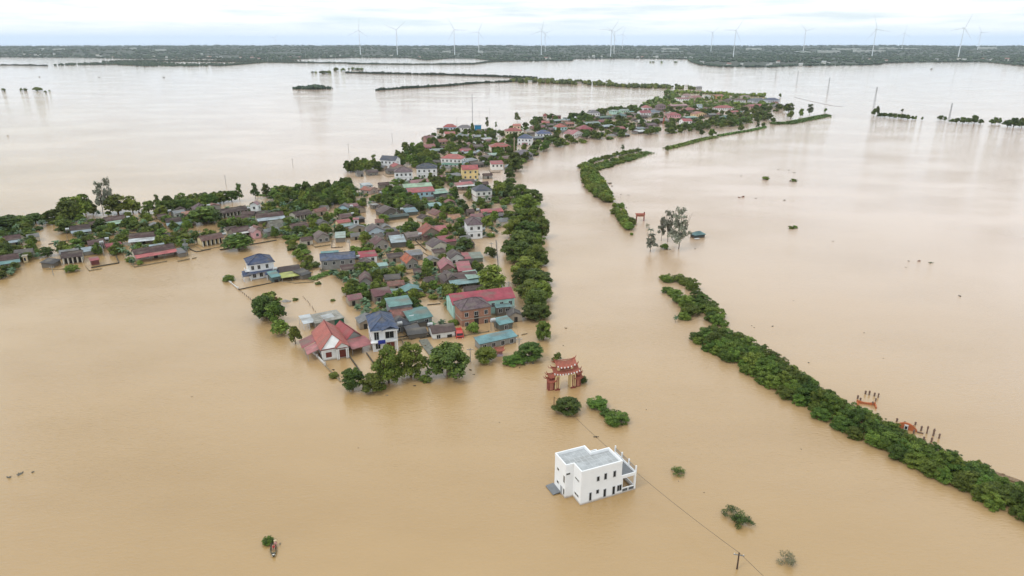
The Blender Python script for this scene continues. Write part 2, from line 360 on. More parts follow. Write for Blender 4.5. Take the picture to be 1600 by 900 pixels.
def plantpx(kind, x, y, wpx, hpx, label, group=None, name=None):
    """crown measured in photo pixels; y is where its foot meets the water"""
    p = at(x, y); k = ppm(p); w = wpx/k; dd = dep(p)
    h = max(w*.45, (hpx/k-w*.5*math.sin(dd))/math.cos(dd))
    return plant(kind, p+Vector((0, w*.18, 0)), w, h, label, group, name)
def along(pts, step, off=0.0):
    P = [at(*q) for q in pts]; out = []; acc = 0.0
    for a, b in zip(P, P[1:]):
        l = (b-a).length; nrm = Vector((-(b-a).y, (b-a).x, 0)).normalized() if l else Vector((0,0,0))
        while acc < l: out.append(a.lerp(b, acc/l)+nrm*off); acc += step
        acc -= l
    return out
def row(kind, pts, step, w, h, phrase, frm, group, off=0.0, jit=.8, name=None):
    for i, p in enumerate(along(pts, step, off)):
        q = p+Vector((pr.uniform(-jit,jit), pr.uniform(-jit,jit), 0))
        plant(kind, q, pr.uniform(*w), pr.uniform(*h), '%s, %s from %s' % (phrase, ordinal(i), frm), group, name)

# ------------------------------------------------------------------ houses
DARK = mat('dark_opening', (.018,.017,.016), .5, .2); GLASS = mat('window_glass', (.018,.02,.024), .25, .2, spec=.3)  # DARK on doorways: inner shade put into a near-black colour
FRAME = mat('window_frame', (.62,.62,.60), .6, .05); TIMBER = mat('dark_timber', (.07,.04,.028), .7, .3)
CONC = mat('raw_concrete', (.26,.25,.235), .9, .2, .8, stain=.4)
WINC = {}
def window(parent, x, y, z, w, h, face, fm=None, sub=True, pm=None):
    """window on a wall; face 0 front (-y), 1 right (+x), 2 back, 3 left (-x)"""
    fm = fm or FRAME; pm = pm or GLASS; key = (round(w,2), round(h,2), fm.name, pm.name, sub)
    if key not in WINC:
        a = MB(); t = .08
        if sub:
            a.box(-w/2-t,-.07,-h/2-t, w/2+t,.02,-h/2).box(-w/2-t,-.07,h/2, w/2+t,.02,h/2+t).box(-w/2-t,-.07,-h/2, -w/2,.02,h/2).box(w/2,-.07,-h/2, w/2+t,.02,h/2)
            if w > .8: a.box(-.03,-.06,-h/2, .03,.0,h/2)
        b = MB().box(-w/2,-.03,-h/2, w/2,.015,h/2)
        WINC[key] = (a.mesh('window', fm) if sub else None, b.mesh('pane', pm))
    f, g = WINC[key]; rz = (0, math.pi/2, math.pi, -math.pi/2)[face]
    if f:
        o = link('window', f, parent, (x,y,z), rz); link('pane', g, o)
    else: o = link('window', g, parent, (x,y,z), rz)
    return o
def roof_polys(kind, x0, x1, y0, y1, z, rise):
    xm, ym = (x0+x1)/2, (y0+y1)/2
    if kind == 'gx': return [[(x0,y0,z),(x1,y0,z),(x1,ym,z+rise),(x0,ym,z+rise)], [(x0,ym,z+rise),(x1,ym,z+rise),(x1,y1,z),(x0,y1,z)]]
    if kind == 'gy': return [[(x0,y0,z),(xm,y0,z+rise),(xm,y1,z+rise),(x0,y1,z)], [(xm,y0,z+rise),(x1,y0,z),(x1,y1,z),(xm,y1,z+rise)]]
    if kind == 'hip':
        if x1-x0 >= y1-y0: a = (y1-y0)/2*.95; r = [(x0+a,ym,z+rise),(x1-a,ym,z+rise)]; \
            return [[(x0,y0,z),(x1,y0,z),r[1],r[0]], [(x1,y0,z),(x1,y1,z),r[1]], [(x1,y1,z),(x0,y1,z),r[0],r[1]], [(x0,y1,z),(x0,y0,z),r[0]]]
        a = (x1-x0)/2*.95; r = [(xm,y0+a,z+rise),(xm,y1-a,z+rise)]
        return [[(x0,y0,z),(x1,y0,z),r[0]], [(x1,y0,z),(x1,y1,z),r[1],r[0]], [(x1,y1,z),(x0,y1,z),r[1]], [(x0,y1,z),(x0,y0,z),r[0],r[1]]]
    if kind == 'shed': return [[(x0,y0,z),(x1,y0,z),(x1,y1,z+rise),(x0,y1,z+rise)]]
    return [[(x0,y0,z),(x1,y0,z),(x1,y1,z),(x0,y1,z)]]
def ridge_caps(kind, polys, m, parent, sz=.14):
    if kind not in ('gx','gy','hip'): return
    mb = MB(); seen = {}
    for P in polys:
        for a, b in zip(P, P[1:]+P[:1]):
            k = tuple(sorted([tuple(round(c,3) for c in a), tuple(round(c,3) for c in b)])); seen[k] = seen.get(k, 0)+1
    for (a, b), c in seen.items():
        if c == 2 and a != b: mb.tube((a[0],a[1],a[2]+.03), (b[0],b[1],b[2]+.03), sz, n=5)
    if mb.v: mb.build('ridge_cap', m, parent)
def walls_mb(kind, x0, x1, y0, y1, z0, z, rise):
    mb = MB(); g = .06
    if kind == 'shed':
        return mb.add([(x0,y0,z0),(x1,y0,z0),(x1,y1,z0),(x0,y1,z0),(x0,y0,z-g),(x1,y0,z-g),(x1,y1,z+rise-g),(x0,y1,z+rise-g)], [(0,3,2,1),(4,5,6,7),(0,1,5,4),(1,2,6,5),(2,3,7,6),(3,0,4,7)])
    mb.box(x0,y0,z0,x1,y1,z-g)
    xm, ym = (x0+x1)/2, (y0+y1)/2; e = .0
    if kind == 'gx': mb.add([(x0,y0,z-g),(x0,y1,z-g),(x0,ym,z+rise-.2),(x1,y0,z-g),(x1,y1,z-g),(x1,ym,z+rise-.2)], [(0,2,1),(3,4,5),(0,3,5,2),(1,2,5,4)])
    if kind == 'gy': mb.add([(x0,y0,z-g),(x1,y0,z-g),(xm,y0,z+rise-.2),(x0,y1,z-g),(x1,y1,z-g),(xm,y1,z+rise-.2)], [(0,1,2),(3,5,4),(0,2,5,3),(1,4,5,2)])
    return mb
HOUSES = []      # (short phrase, centre, half width, depth, yaw)
LANDMARKS = []
CLEAR = []
def house(name, label, A, B, h, d, roof='gx', rise=1.5, rc='553c3a', wc='c9c2b4', awn=None, wins=None, side=True, group=None, rk=None, oh=.35, cols=0, doors=False, cat=None, far=False, wm=None, band=None, base=-1.0):
    """A, B: photo pixels of the front eave's left and right end, h: eave height over the water, d: depth away from the viewer"""
    a = at(A[0], A[1], h); b = at(B[0], B[1], h); v = b-a; w = v.length; yaw = math.atan2(v.y, v.x)
    mid = (a+b)/2; mid.z = 0
    short, _, rest = label.partition('|'); full = (short+' '+rest).strip()
    o = empty(name, mid, yaw, label=full, cat=cat or ('shed' if name.endswith('shed') else 'house'), group=group)
    rk = rk or ('tile' if roof in ('gx','gy','hip') and rc in TILEC else 'metal'); rm = hexmat(rc, rk); wl = wm or (hexmat(wc, 'wall') if wc else None)
    if wins is None: wins = 2 if h > 5 else 1
    y0 = 0.0; eh = h
    if awn:
        ad, ac = awn[:2]; y0 = ad; eh = h+.5+ad*.06
        MB().slab([[(-w/2,0,h),(w/2,0,h),(w/2,ad+.3,eh-.12),(-w/2,ad+.3,eh-.12)]], .07).build('awning', hexmat(ac,'metal'), o)
        n = max(2, int(w/4)+1); pmn = MB().tube((0,0,base),(0,0,h-.05),.07,n=5).mesh('post', CONC)
        if not far:
            for i in range(n): link('post', pmn, o, (-w/2+.3+(w-.6)*i/(n-1), .2, 0))
    x0, x1, y1 = -w/2, w/2, y0+d
    P = roof_polys(roof, x0, x1, y0, y1, eh, rise); MB().slab(P, .14 if roof != 'flat' else .22).build('roof', rm, o)
    if not far and rk == 'tile': ridge_caps(roof, P, hexmat(rc, 'tile', .75), o)
    wx0, wx1, wy0, wy1 = x0+oh, x1-oh, y0+oh, y1-oh
    if cols: wy0 += 1.6
    sl = {'gx': rise/((y1-y0)/2), 'gy': rise/((x1-x0)/2), 'hip': 0, 'shed': rise/(y1-y0), 'flat': 0}[roof]
    if wc:
        k = eh+(sl*oh if roof == 'shed' else 0); rr = rise
        if roof in ('gx','gy'): k = eh+sl*oh-.12; rr = rise-sl*oh
        if roof == 'hip': k = eh-.1
        if roof == 'flat': k = eh-.17
        walls_mb(roof, wx0, wx1, wy0, wy1, base, k, rr if roof != 'shed' else sl*(wy1-wy0)).build('wall', wl, o)
        ww = wx1-wx0; dd = wy1-wy0
        if band: MB().box(wx0-.12,wy0-.12,h-3.45,wx1+.12,wy1+.12,h-3.2).build('floor_band', hexmat(band,'wall'), o)
        if cols:
            cm = MB().box(-.16,-.16,base,.16,.16,eh-.2).mesh('column', hexmat('d8d4c8','wall'))
            for i in range(cols): link('column', cm, o, (wx0+.2+(ww-.4)*i/(cols-1), y0+oh+.2, 0))
            for i in range(cols-1):
                xx = wx0+.2+(ww-.4)*(i+.5)/(cols-1); window(o, xx, wy0, (eh-.4)/2, min(1.7,ww/(cols-1)*.55), eh-.5, 0, TIMBER, False, DARK)  # dark sheet painted in for the shaded opening between columns
        elif wins:
            sub = not far
            n = max(1, int(round(ww/3.1))); rows = [eh-1.75]+([eh-5.0] if h > 5 else [])
            if h <= 5: rows = [max(.62, eh-1.35)]
            for ri, zc in enumerate(rows[:wins if wins < 3 else 2]):
                hh = min(1.35, (zc+.05)*1.5) if h <= 5 else 1.35
                for i in range(n):
                    xx = wx0+ww*(i+.5)/n
                    if doors and (i == n//2) and ri == len(rows)-1: window(o, xx, wy0, (eh-1.0)/2-.1, 1.5, eh-1.0, 0, TIMBER, False, DARK)
                    else: window(o, xx, wy0, zc, min(1.1, ww/n*.5), hh, 0, None, sub)
                if side:
                    m_ = max(1, int(dd/4)); fc = 3 if mid.x > 0 else 1
                    for i in range(m_): window(o, wx1 if fc == 1 else wx0, wy0+dd*(i+.5)/m_, zc, .95, hh, fc, None, sub)
    else:
        pmn = MB().tube((0,0,base),(0,0,h-.05),.08,n=5).mesh('post', CONC)
        for xx in (x0+.3, 0, x1-.3):
            link('post', pmn, o, (xx, .3, 0)); link('post', pmn, o, (xx, y1-.3, 0))
    c = mid+Vector((-math.sin(yaw), math.cos(yaw), 0))*(y1/2)
    HOUSES.append((short, c, w/2, y1/2, yaw))
    if '|' in label: LANDMARKS.append((short, c, max(w, y1)/2))
    return o
TILEC = {'553c3a','5d4240','6e5a60','4b3a38','7a4a42','6a4a44','503e3c','3f4f72','47597a','4a5260','5b5f68','b8504c','b5453f','c05848','8a5a50','746066'}
def hs(label, ax, ay, bx, by, h, d, roof='gx', rise=1.5, rc='553c3a', wc='b9b2a4', **k):
    nm = k.pop('name', None) or ('shed' if (' shed' in label.split('|')[0] or 'canopy' in label or 'lean-to' in label) else 'house')
    return house(nm, label, (ax,ay), (bx,by), h, d, roof, rise, rc, wc, **k)
BR='553c3a'; BR2='5d4240'; DK='4b3a38'; MV='6e5a60'; BL='3f4f72'; SL='4a5260'; RED='b8504c'; CR='a83a44'; TE='5f9896'; BG='8fa3ad'; GR='8fb89a'; ORG='c05848'; PK='b5606a'
WH='dfe1e0'; CM='d9c79c'; LB='a4c6d2'; GY='8f8d88'; MT='a8cfc6'
G1='brown tiled houses of the flooded hamlet on the west'
def T(z):
    return z
# --- west hamlet
hs('brown roofed house with a grey-blue awning|beside the bushes at the far west edge', 7,381,35,377, 2.0,6, rc=BR2, awn=(2.6,BG), doors=True)
hs('long brown house with a teal awning|at the lower west edge beside a cream hut', -8,415,32,409, 2.0,6, rc=BR, awn=(3.2,TE), doors=True)
hs('small cream hut with a flat top|joined to the teal awning house', 33,401,42,400, 3.0,3, 'flat',.3, 'a59a80',CM, name='hut', cat='hut')
hs('brown house with a pale blue awning|behind the round dark tree', 111,365,143,361, 2.2,6, rc=DK, awn=(3,BG), doors=True)
hs('long house with a pale green awning|and a brown tile roof behind it', 169,352,202,347, 2.2,6, rc=BR2, awn=(5,GR), doors=True)
hs('low brown house with a pink wall|in the middle of the west hamlet', 138,384,165,380, 2.3,6.5, rc=BR2, wc='a58e88', cols=4)
hs('low red tin shed|beside the pink walled house', 166,386,191,382, 1.6,5, 'gx',.9, CR, 'a07070', wins=0)
hs('brown house with a white metal awning|left of the big dark tree', 200,379,243,375, 2.2,6, rc=BR, awn=(4,'c4ccd0'), doors=True)
hs('black-brown roofed house with white columns|standing at the open water', 95,404,129,400, 3.0,8, rc=DK, wc='a9a59c', cols=5)
hs('small black lean-to|on the left end of the white columned house', 83,412.5,96,405, 1.8,5, 'shed',.8, '3c3838', '6f6a62', wins=0)
hs('small red box shed|at the right end of the white columned house', 141,408,156,405.5, 2.2,4, 'shed',.5, 'a83a44','6b3a3a', wins=0)
hs('long brown house with a red tin awning|stretching along the bay', 213,404,278,393, 2.2,6.5, rc=BR, awn=(3.4,'c05050'), doors=True)
hs('grey sheet extension shed|on the right end of the red awning house', 279,396.5,292,394, 2.0,7, 'shed',.6, '6b6b6e','77726a', wins=0)
hs('dark brown house hidden in trees|at the north west corner of the hamlet', 240,332,262,330, 2.4,6, rc=DK, wc='807a70')
hs('brown house with a grey-teal awning|in front of the orange roof', 261,353,286,350, 2.2,6, rc=DK, awn=(3.5,'7f9ba0'), doors=True)
hs('grey shed with a white front|below the northern tree row', 272,334,291,331, 2.2,6, 'gx',1.0, '83878a','b5b8b8')
hs('small orange tin shed|right of the white fronted grey shed', 287,336,301,334, 2.0,5, 'shed',.6, 'b5603f','8a7060', wins=0)
hs('mauve hip roofed house|behind the wide dark tree', 305,329,327,326, 2.6,9, 'hip',2.6, MV,'9a9088')
hs('long brown school-like house with columns|joined to a small white tower', 341,335,389,327.5, 2.7,8, rc=DK, wc='9c968a', cols=9)
hs('white two-storey tower house with a pink roof|at the end of the long columned house', 389,320,403,320, 5.6,4.5, 'gy',1.4, 'a06a70',WH)
hs('brown house with a silver-blue awning|in the middle of the northern trees', 403,346,447,341, 2.3,6, rc=BR, awn=(4,'9fb0ba'), doors=True)
hs('dark brown house with white pillars|facing the northern inlet', 463,338,489,333, 3.0,8, rc=DK, wc='b5b0a4', cols=5)
hs('red-brown tiled house|between the white pillars house and the pond bushes', 458,357,483,353, 2.4,7, rc=BR2, wc='a69c90')
hs('grey thatched house|with a steep roof among bushes', 424,358,447,354, 2.0,8, 'gx',3.0, '77756a','8a8478', wins=0, rk='tile')
hs('pink gabled house|with a small porch at the right of the white awning', 395,364,409,361.5, 3.2,6, 'gy',1.5, 'a08080','d9a8ac')
hs('brown house with a narrow white awning|beside the pink gabled house', 366,367,394,362.5, 2.6,7, rc=BR2, awn=(1.6,'c9c6c0'), wc='8a7f78', cols=5)
hs('red-brown roofed house with cream walls|left of the round tree on the bay', 315,377,351,370.5, 2.9,7, rc='6a4a44', wc=CM, cols=6)
hs('low brown roof in the trees|above the round bay tree', 361,345,391,341, 2.2,6, rc=BR, wc='857b70')
hs('brown shed row|behind the yellow-green awning', 437,426,470,421, 2.4,5, rc='4e3c3b', wc='7d766e', wins=0)
hs('yellow-green striped canopy|beside the teal annex', 440,434.5,472,429.5, 1.8,5, 'shed',.5, 'b9c04a',None, wins=0, name='canopy', cat='canopy')
hs('dark grey tin shed|at the right end of the yellow-green canopy', 472,431,488,426, 2.0,6, 'shed',.8, '45423f','6b665e', wins=0)
hs('grey block house with a slate blue roof|behind the grassy bank', 500,408,556,403.5, 4.0,8, 'gx',1.8, '55607a','8c8a85', rk='tile', wm=CONC)
hs('brown gabled house with a grey wall|left of the pale green carport', 495,372,516,369, 2.7,7, 'gy',1.7, '6e5650','908c86')
hs('pale green flat carport|beside the brown gable', 523,372,540,371, 2.4,9, 'shed',.5, '9fb5a8','7f7b74', wins=0, name='carport', cat='carport')
hs('light blue gabled cottage|with a brown roof at the northern road', 527,325,544,325, 3.0,6, 'gy',1.7, '5d4a50',LB)
hs('maroon tin roofed house|right of the light blue gabled cottage', 545,323,561,321, 2.3,6, 'gx',1.0, '94565c','a09088')
hs('yellow house with a red roof|and teal awning by the lane', 528,349,549,346, 3.0,5, 'gx',1.0, 'b5504a',CM, rk='metal')
hs('teal front canopy|of the yellow house', 533,355,555,351.5, 2.1,3.5, 'shed',.6, '7fa3a0',None, wins=0, name='canopy', cat='canopy')
hs('narrow white tower with a red top|at the end of the yellow house', 551,343,561,342.5, 4.6,4, 'flat',.3, 'b04a50',WH)
hs('brown tile roof behind the yellow house|deep in the lane', 533,341,551,338.5, 2.6,6, rc='6a4844', wc='857b70')
hs('black roofed shed|right of the narrow white tower', 560,342.5,571,341, 2.2,5, 'shed',.4, '48423f','3f3a36', wins=0)
hs('small grey hut|alone beside the flooded yard', 582,320.5,592,319, 2.6,4, 'flat',.3, '9a9a96','77756f', name='hut', cat='hut')
hs('little white house with a crimson roof|beside a pale teal canopy', 562,402.5,590,399.5, 3.4,5.5, 'shed',1.0, 'b3203c',WH)
hs('pale teal canopy|next to the crimson roofed little house', 589,417,607,414.5, 1.9,5, 'gx',.8, '8fb8b0','9fb0a8', wins=0, name='canopy', cat='canopy')
hs('dark brown gable house|in front of the crimson roofed little house', 564,417,588,414, 2.2,7, 'gy',1.8, '4e3836','7d766e')
hs('brown house with a grey gable|above the banana clump by the pond', 561,441.5,582,440, 2.6,8, 'gy',1.9, '6b4440','8f8c88')
hs('rust brown house at the pond corner|in front of the red-brown eaves', 583,464,607,460, 2.2,7, 'gx',1.7, '5e4644','82786e')
hs('maroon roofed house|behind the teal two-level house', 584,464,613,459, 2.9,7, 'gx',1.7, '7a4448','8a7a70')
hs('small teal shed|behind the teal two-level house', 611,459,627,457.5, 2.2,4, 'shed',.4, '5f9c98','6b7a78', wins=0)
# --- front of the main village
hs('teal two-level house with a grey upper wall|near the blue roofed villa', 608,480,645,474.5, 5.4,6, 'shed',1.0, '62958f','7f8288')
hs('wide teal sheet roof|sloping to the flooded lane', 640,502,677,494, 3.2,10, 'gx',1.6, '5a908c','77807e', rk='metal')
hs('rust tiled low roof|between the teal roofs and the slate one', 612,497,648,492, 3.5,6, 'gx',1.6, '8a5a50','847a70')
hs('charcoal tiled house|right behind the blue roofed villa', 615,511,643,506, 2.4,6.5, 'hip',2.0, '3f4450','77746e')
hs('grey tin shed|with a patched roof beside the causeway', 634,516,657,512, 1.9,5, 'shed',.5, '5c5c5f','6b665e', wins=0)
hs('black tin shed|with a white tank, uppermost by the causeway', 652,505,668,502, 2.0,5, 'shed',.5, '4c4c50','6b665e', wins=0)
hs('patched dark shed|lowest of three by the causeway', 637,524,669,520, 1.6,4, 'shed',.5, '4f4b48','6b665e', wins=0)
hs('low brown house with a white wall|beside the red truck', 675,522,713,516.5, 2.1,6, rc='5d4540', wc=WH, awn=None, doors=True)
hs('long crimson roofed hall|with a mint gable wall, behind the brick house', 707,477,806,465, 5.2,10, 'gx',2.2, 'b02845',MT, rk='metal', wins=1)
hs('half-built brick house with a mauve roof|in front of the crimson hall', 720,486,769,478.5, 5.6,8.5, 'hip',2.3, MV,'9c6a58', wm=mat('brick_wall',(.36,.185,.125),.9,.25,2.5,stain=.35), band='9b958a', doors=True)
hs('dark red tiled roof|at the right end of the crimson hall', 779,467,800,463.5, 4.0,8, 'gx',1.6, '6b3c40','8a7a70')
hs('teal canopy on columns|right of the brick house', 775,481,800,478.5, 3.3,6, 'shed',.6, '6f9a9c','6b665e', wins=1)
hs('small teal roofed shed|between the brick house and the long teal one', 780.5,508,803,503, 2.3,4.5, 'shed',.7, '62a0a2','5f625c')
hs('long narrow teal shed|standing nearest the bank road', 749,538,809,525, 2.3,4.2, 'shed',.7, '5f9aa2','8d8b86')
hs('brown house with a wide teal awning|north of the crimson hall', 705,446,752,440.5, 2.1,6, rc='5a4040', awn=(4,'7fa8a8'), wc='7d766e', doors=True)
hs('pale teal tin roof|at the right of the wide teal awning house', 731,436,752,433, 3.0,6, 'shed',1.2, '8fb5a5','7d8a84', wins=0)
hs('pink-red gabled house|left of the square pink roof', 688,421,712,419, 3.0,9, 'gy',2.2, 'b05a64','94746c', rk='metal')
hs('square pink roof|beside the pink-red gable', 716,424,738,422.5, 3.2,8, 'shed',1.4, 'b35560','7a4a48', wins=0)
hs('brown tile house below the pink roofs|facing the flooded yard', 694,441,722,437, 2.2,8, 'gy',2.0, '54403e','7d766e')
hs('bright orange roofed house|with a grey gable in the centre', 635,412,655,409, 2.8,8, 'gy',2.2, 'b8603c','8f8c86', rk='tile')
hs('long grey tin roof|behind the bright orange roof', 638,400,662,397, 2.6,8, 'gx',1.0, '7d8086','77756f')
hs('brown gable with a white end|in the middle of the village', 703,405,727,402.5, 2.6,8, 'gy',2.0, '503c3a','cfcfca')
hs('red tin lean-to roof|right of the white ended gable', 726,405,737,404, 2.4,7, 'shed',.8, 'a84a4e','7d6a64', wins=0)
hs('olive grey tin canopy|at the right of the red tin roof', 736,404,756,402.5, 2.1,7, 'shed',.6, '7f8c7c','6b7268', wins=0)
hs('slate and orange steep gable|largest roof in the centre', 659,367,690,364, 3.2,10, 'gy',3.0, '9c5244','8c7c70', rk='tile')
hs('bright red tin roof|attached to the steep orange gable', 684,364,702,362.5, 3.0,8, 'shed',1.4, 'b5484e','8a6a64', wins=0)
hs('maroon skirt roof|in front of the steep orange gable', 662,370.5,694,367, 2.3,4, 'shed',.9, '6e4044','7d6a64', wins=0)
hs('long low mauve-brown roof|left of the steep orange gable', 636,371.5,664,368, 2.0,9, 'gx',1.2, '7a6862','7d766e')
hs('brown gable with a cream wall|on the diagonal lane', 675,387,704,382.5, 2.6,8, 'gy',2.1, '5a4648','d0c8b8')
hs('crimson tin roof|behind the cream walled gable', 690,379,714,376, 2.6,7, 'shed',1.1, 'a03c4c','8a7a70', wins=0)
hs('white two-storey block with a mauve hip roof|beside the bank road', 730,352,755,350.5, 7.0,10, 'hip',2.4, MV,'e2e3e4', band='b8b8b8')
hs('maroon gabled house|left of the pale blue tin roof', 586,383,609,379.5, 2.8,8, 'gy',2.3, '6b3c3e','9a938c')
hs('pale blue-grey tin roof|beside the maroon gable', 611,379.5,635,377.5, 2.7,8, 'shed',1.2, '9fb3ba','5c5a56', wins=0)
hs('brown gable with a pale blue wall|north of the maroon gable', 575,363,602,360, 3.2,8, 'gy',2.1, '594648','bccbd4')
hs('dark flat shed|right of the pale blue walled gable', 602,363,622,361, 2.0,6, 'shed',.4, '57534f','55504a', wins=0)
hs('cluster roof of dark brown tiles|left of the blue-green shed', 596,334,626,330, 2.4,9, 'gy',2.4, '5a4340','6b665e')
hs('blue-green tin shed|by the central flooded yard', 634,332,654,330, 2.2,7, 'shed',.8, '6a93a0','5f625c', wins=0)
hs('low dark green roof|in front of the dark brown cluster', 603,341,640,336.5, 1.6,4, 'shed',.6, '3c4f48','55564e', wins=0)
hs('small teal canopy|south of the long light blue building', 671,322.5,691,321, 2.1,6, 'shed',.6, '79aaa8','6b7a78', wins=0)
hs('rust roofed cottage with a tan wall|below the small teal canopy', 680,337,698,334, 2.8,8, 'gy',2.0, '7f4a42','c9ab90')
hs('cream and orange round roof|hidden by trees near the white block', 702,343,722,341, 2.4,7, 'gx',1.6, 'b08060','b5a898', rk='tile')
hs('long light blue building with a red roof|in the north of the village', 638,301.5,680,298.5, 4.6,6, 'shed',1.6, 'b04a4e',LB)
hs('long pale green roof|behind the long light blue building', 631,293.5,676,290.5, 5.2,9, 'gx',1.4, '9cc09c','8f8d88', rk='metal', wins=0)
hs('pale green open hall|at the right of the long light blue building', 679,303,701,300.5, 3.4,11, 'gx',1.4, '8fb8a2','4f5250', rk='metal', wins=0)
hs('white two-storey house with a mauve hip roof|nearest the long green roof', 616,269.5,645,268.5, 7.0,10, 'hip',2.6, '746066','e4e5e6', band='c8c8c8')
hs('white two-storey house with a slate hip roof|in the north centre', 650,263.5,683,263, 6.8,11, 'hip',2.8, SL,'e2e3e4', band='c8c8c8')
hs('white two-storey house with a slate gable|standing at the lake edge', 593,249.5,618,251, 6.2,8, 'gx',2.6, '4f5566','dcdfe2')
hs('small bright red gable|beside the lake edge house', 615,261,631,259.5, 3.2,8, 'gy',1.8, 'b84a4c','a89890', rk='metal')
hs('grey-brown roof|under the small bright red gable', 606,267.5,623,266, 2.6,7, 'gx',1.4, '5c4c4a','77756f')
hs('pink-brown annex roof|between the two white hip roofed houses', 643,286.5,671,284, 2.3,9, 'gx',1.2, '9c6266','a89890', rk='metal')
hs('white and blue flat house|in the northern trees by the lane', 567,290,583,288.5, 4.0,8, 'flat',.3, 'b5bec2','b9d2da')
hs('orange roofed cottage|in front of the white and blue flat house', 562,296,578,298, 2.6,8, 'gx',1.4, 'a85c44','a89890')
hs('teal tin roof among trees|left of the long light blue building', 599,304.5,618,303.5, 2.6,6, 'shed',.5, '5fa8a0','77807e', wins=0)
hs('brown roof in the lake side trees|behind the northern row', 575,270,592,268.5, 2.4,7, 'gx',1.4, '5c4542','77756f')
hs('white upper floor house with a red hip roof|on a green awning', 688,247,721,248.5, 5.8,10, 'hip',2.6, 'c05a52','e0e0de', awn=None)
hs('green awning|in front of the red hip roofed white house', 689,257,722,258, 2.6,4.5, 'shed',.7, '4f8a74',None, wins=0, name='awning', cat='awning')
hs('pale blue side house|right of the red hip roofed white house', 721,253,733,251.5, 3.6,8, 'flat',.3, '9fb0ba','b4c9d4')
hs('grey flat tin roof|right of the pale blue side house', 731,252,748,249.5, 3.0,8, 'shed',.6, '858c90','77756f', wins=0)
hs('cream yellow house with a red gable roof|tallest by the north lane', 722,265.5,748,264.5, 7.0,8, 'gx',2.4, 'b8484a','e2c990', rk='metal')
hs('grey slab roof|left of the cream yellow house', 710,276,728,273, 2.6,9, 'shed',.4, '737579','66645f', wins=0)
hs('brown tile house with a white gable end|below the cream yellow house', 721,286,743,284, 3.2,6, 'gx',1.5, '64504f','e0dfda')
hs('long red tin awning house|behind the slate hip roofed villa', 715,292.5,743,290, 2.4,5, 'shed',.8, 'b8555a','b5aca4', awn=(2.4,'c9cfca'))
hs('white villa with a slate hip roof|and a red-brown balcony', 743,299,770,297, 6.6,9.5, 'hip',2.8, '454b5c','dddcd8', band='7c3f3c')
hs('white store house with a crimson roof|on the bank by the river bend', 767,256.5,787,256, 4.6,8, 'shed',1.2, 'b0464c','eceae6')
hs('bright red tin hall|at the bank beside the long dark shed', 753,332.5,787,330, 2.6,8, 'gx',1.0, 'b9474c','8a7a74', rk='metal')
hs('long dark brown shed|between the red tin hall and the bank trees', 760,339.5,805,336, 1.9,4.5, 'shed',.5, '50474a','4d4845', wins=0)
hs('low brown hut|in the crown shade of the bank trees', 741,345,755,343.5, 1.8,5, 'shed',.6, '5a4c48','77706a', wins=0)
# --- north shore part
N1 = 'houses of the north shore cluster'
hs('pale blue house with a red hip roof|first on the north shore', 692,198.5,713,198.5, 5.2,9, 'hip',2.6, 'b84a42','b9c6d6', far=True)
hs('white house with a grey hip roof|next to the blue container', 714,199.5,737,199.5, 5.0,10, 'hip',2.4, '7a7478','e2e1de', far=True)
hs('bright blue container block|by the tall mast', 741,196,752,196, 6.0,7, 'flat',.2, '3f86a8','2f7fa8', wins=0, name='container', cat='container')
hs('orange roofed white shop|below the pale blue house', 695,209.5,712,209, 3.4,10, 'gx',1.8, 'b8564a','d8d5d0', far=True)
hs('maroon roofed house|at the west tip of the north cluster', 666,217,681,216, 4.0,10, 'gx',2.2, '7c4446','94746c', far=True)
hs('rust orange tile roof|right of the maroon tip house', 686,222,701,220.5, 2.6,10, 'gx',1.8, '9c5244','8a7a70', far=True)
hs('red tin roof|above the big northern tree clump', 663,231,683,229.5, 2.4,12, 'gx',1.8, 'a04a4c','8a7a70', far=True)
hs('grey-teal tin roof|right of the red tin roof by the clump', 673,236,695,234.5, 2.2,10, 'gx',1.0, '8a9c98','66706c', far=True)
hs('long grey sheet shed|south of the grey hip roofed house', 713,213.5,737,212.5, 2.6,11, 'gx',1.0, '77848a','55585a', far=True)
hs('grey flat shed|in the middle of the north cluster', 741,214,761,213.5, 2.4,11, 'shed',.6, '808a8c','4f5250', far=True)
hs('whitish sheet roof|right of the grey flat shed', 757,218.5,773,217.5, 2.2,10, 'shed',.6, 'b0b4b4','66645f', far=True)
hs('pale sheet roof among trees|in front of the grey flat shed', 744,225,761,224, 2.0,9, 'shed',.6, 'a5a9a6','5f5d58', far=True)
hs('crimson roofed house|behind the blue-grey slab', 720,236.5,738,235.5, 3.0,9, 'gx',1.4, 'a83c4a','8a7a70', far=True)
hs('blue-grey slab roof|in front of the crimson one', 727,240,745,239, 2.2,7, 'shed',.5, '8f9ca4','66645f', far=True)
hs('red villa with white arches|south of the cream attic house', 767,230,799,229, 3.8,12, 'hip',2.6, 'b04a40','e0dcd6', far=True, cols=7)
hs('cream house with a red roof and attic|near the dark lone tree', 790,205,816,204.5, 5.0,12, 'hip',2.4, 'a83c3c','e6dcc4', far=True)
hs('attic tower with a pink roof|on top of the cream house', 801,196.5,814,196.5, 7.8,5, 'gx',1.6, 'c06a58','e8c8b0', far=True, name='attic_tower', cat='tower')
hs('white house with a broad blue hip roof|above the river bend', 808,216,831,216.5, 6.0,12, 'hip',3.2, '45567c','e0e2e4', far=True)
hs('unfinished grey house with a mauve hip roof|standing in the river bend', 806,242,834,241, 4.4,12, 'hip',3.0, '746a76','8c8a88', far=True)
hs('pale green sheet roof|west of the unfinished grey house', 767,243,782,242, 2.6,8, 'shed',.6, '8fb5a0','5f6a62', far=True)
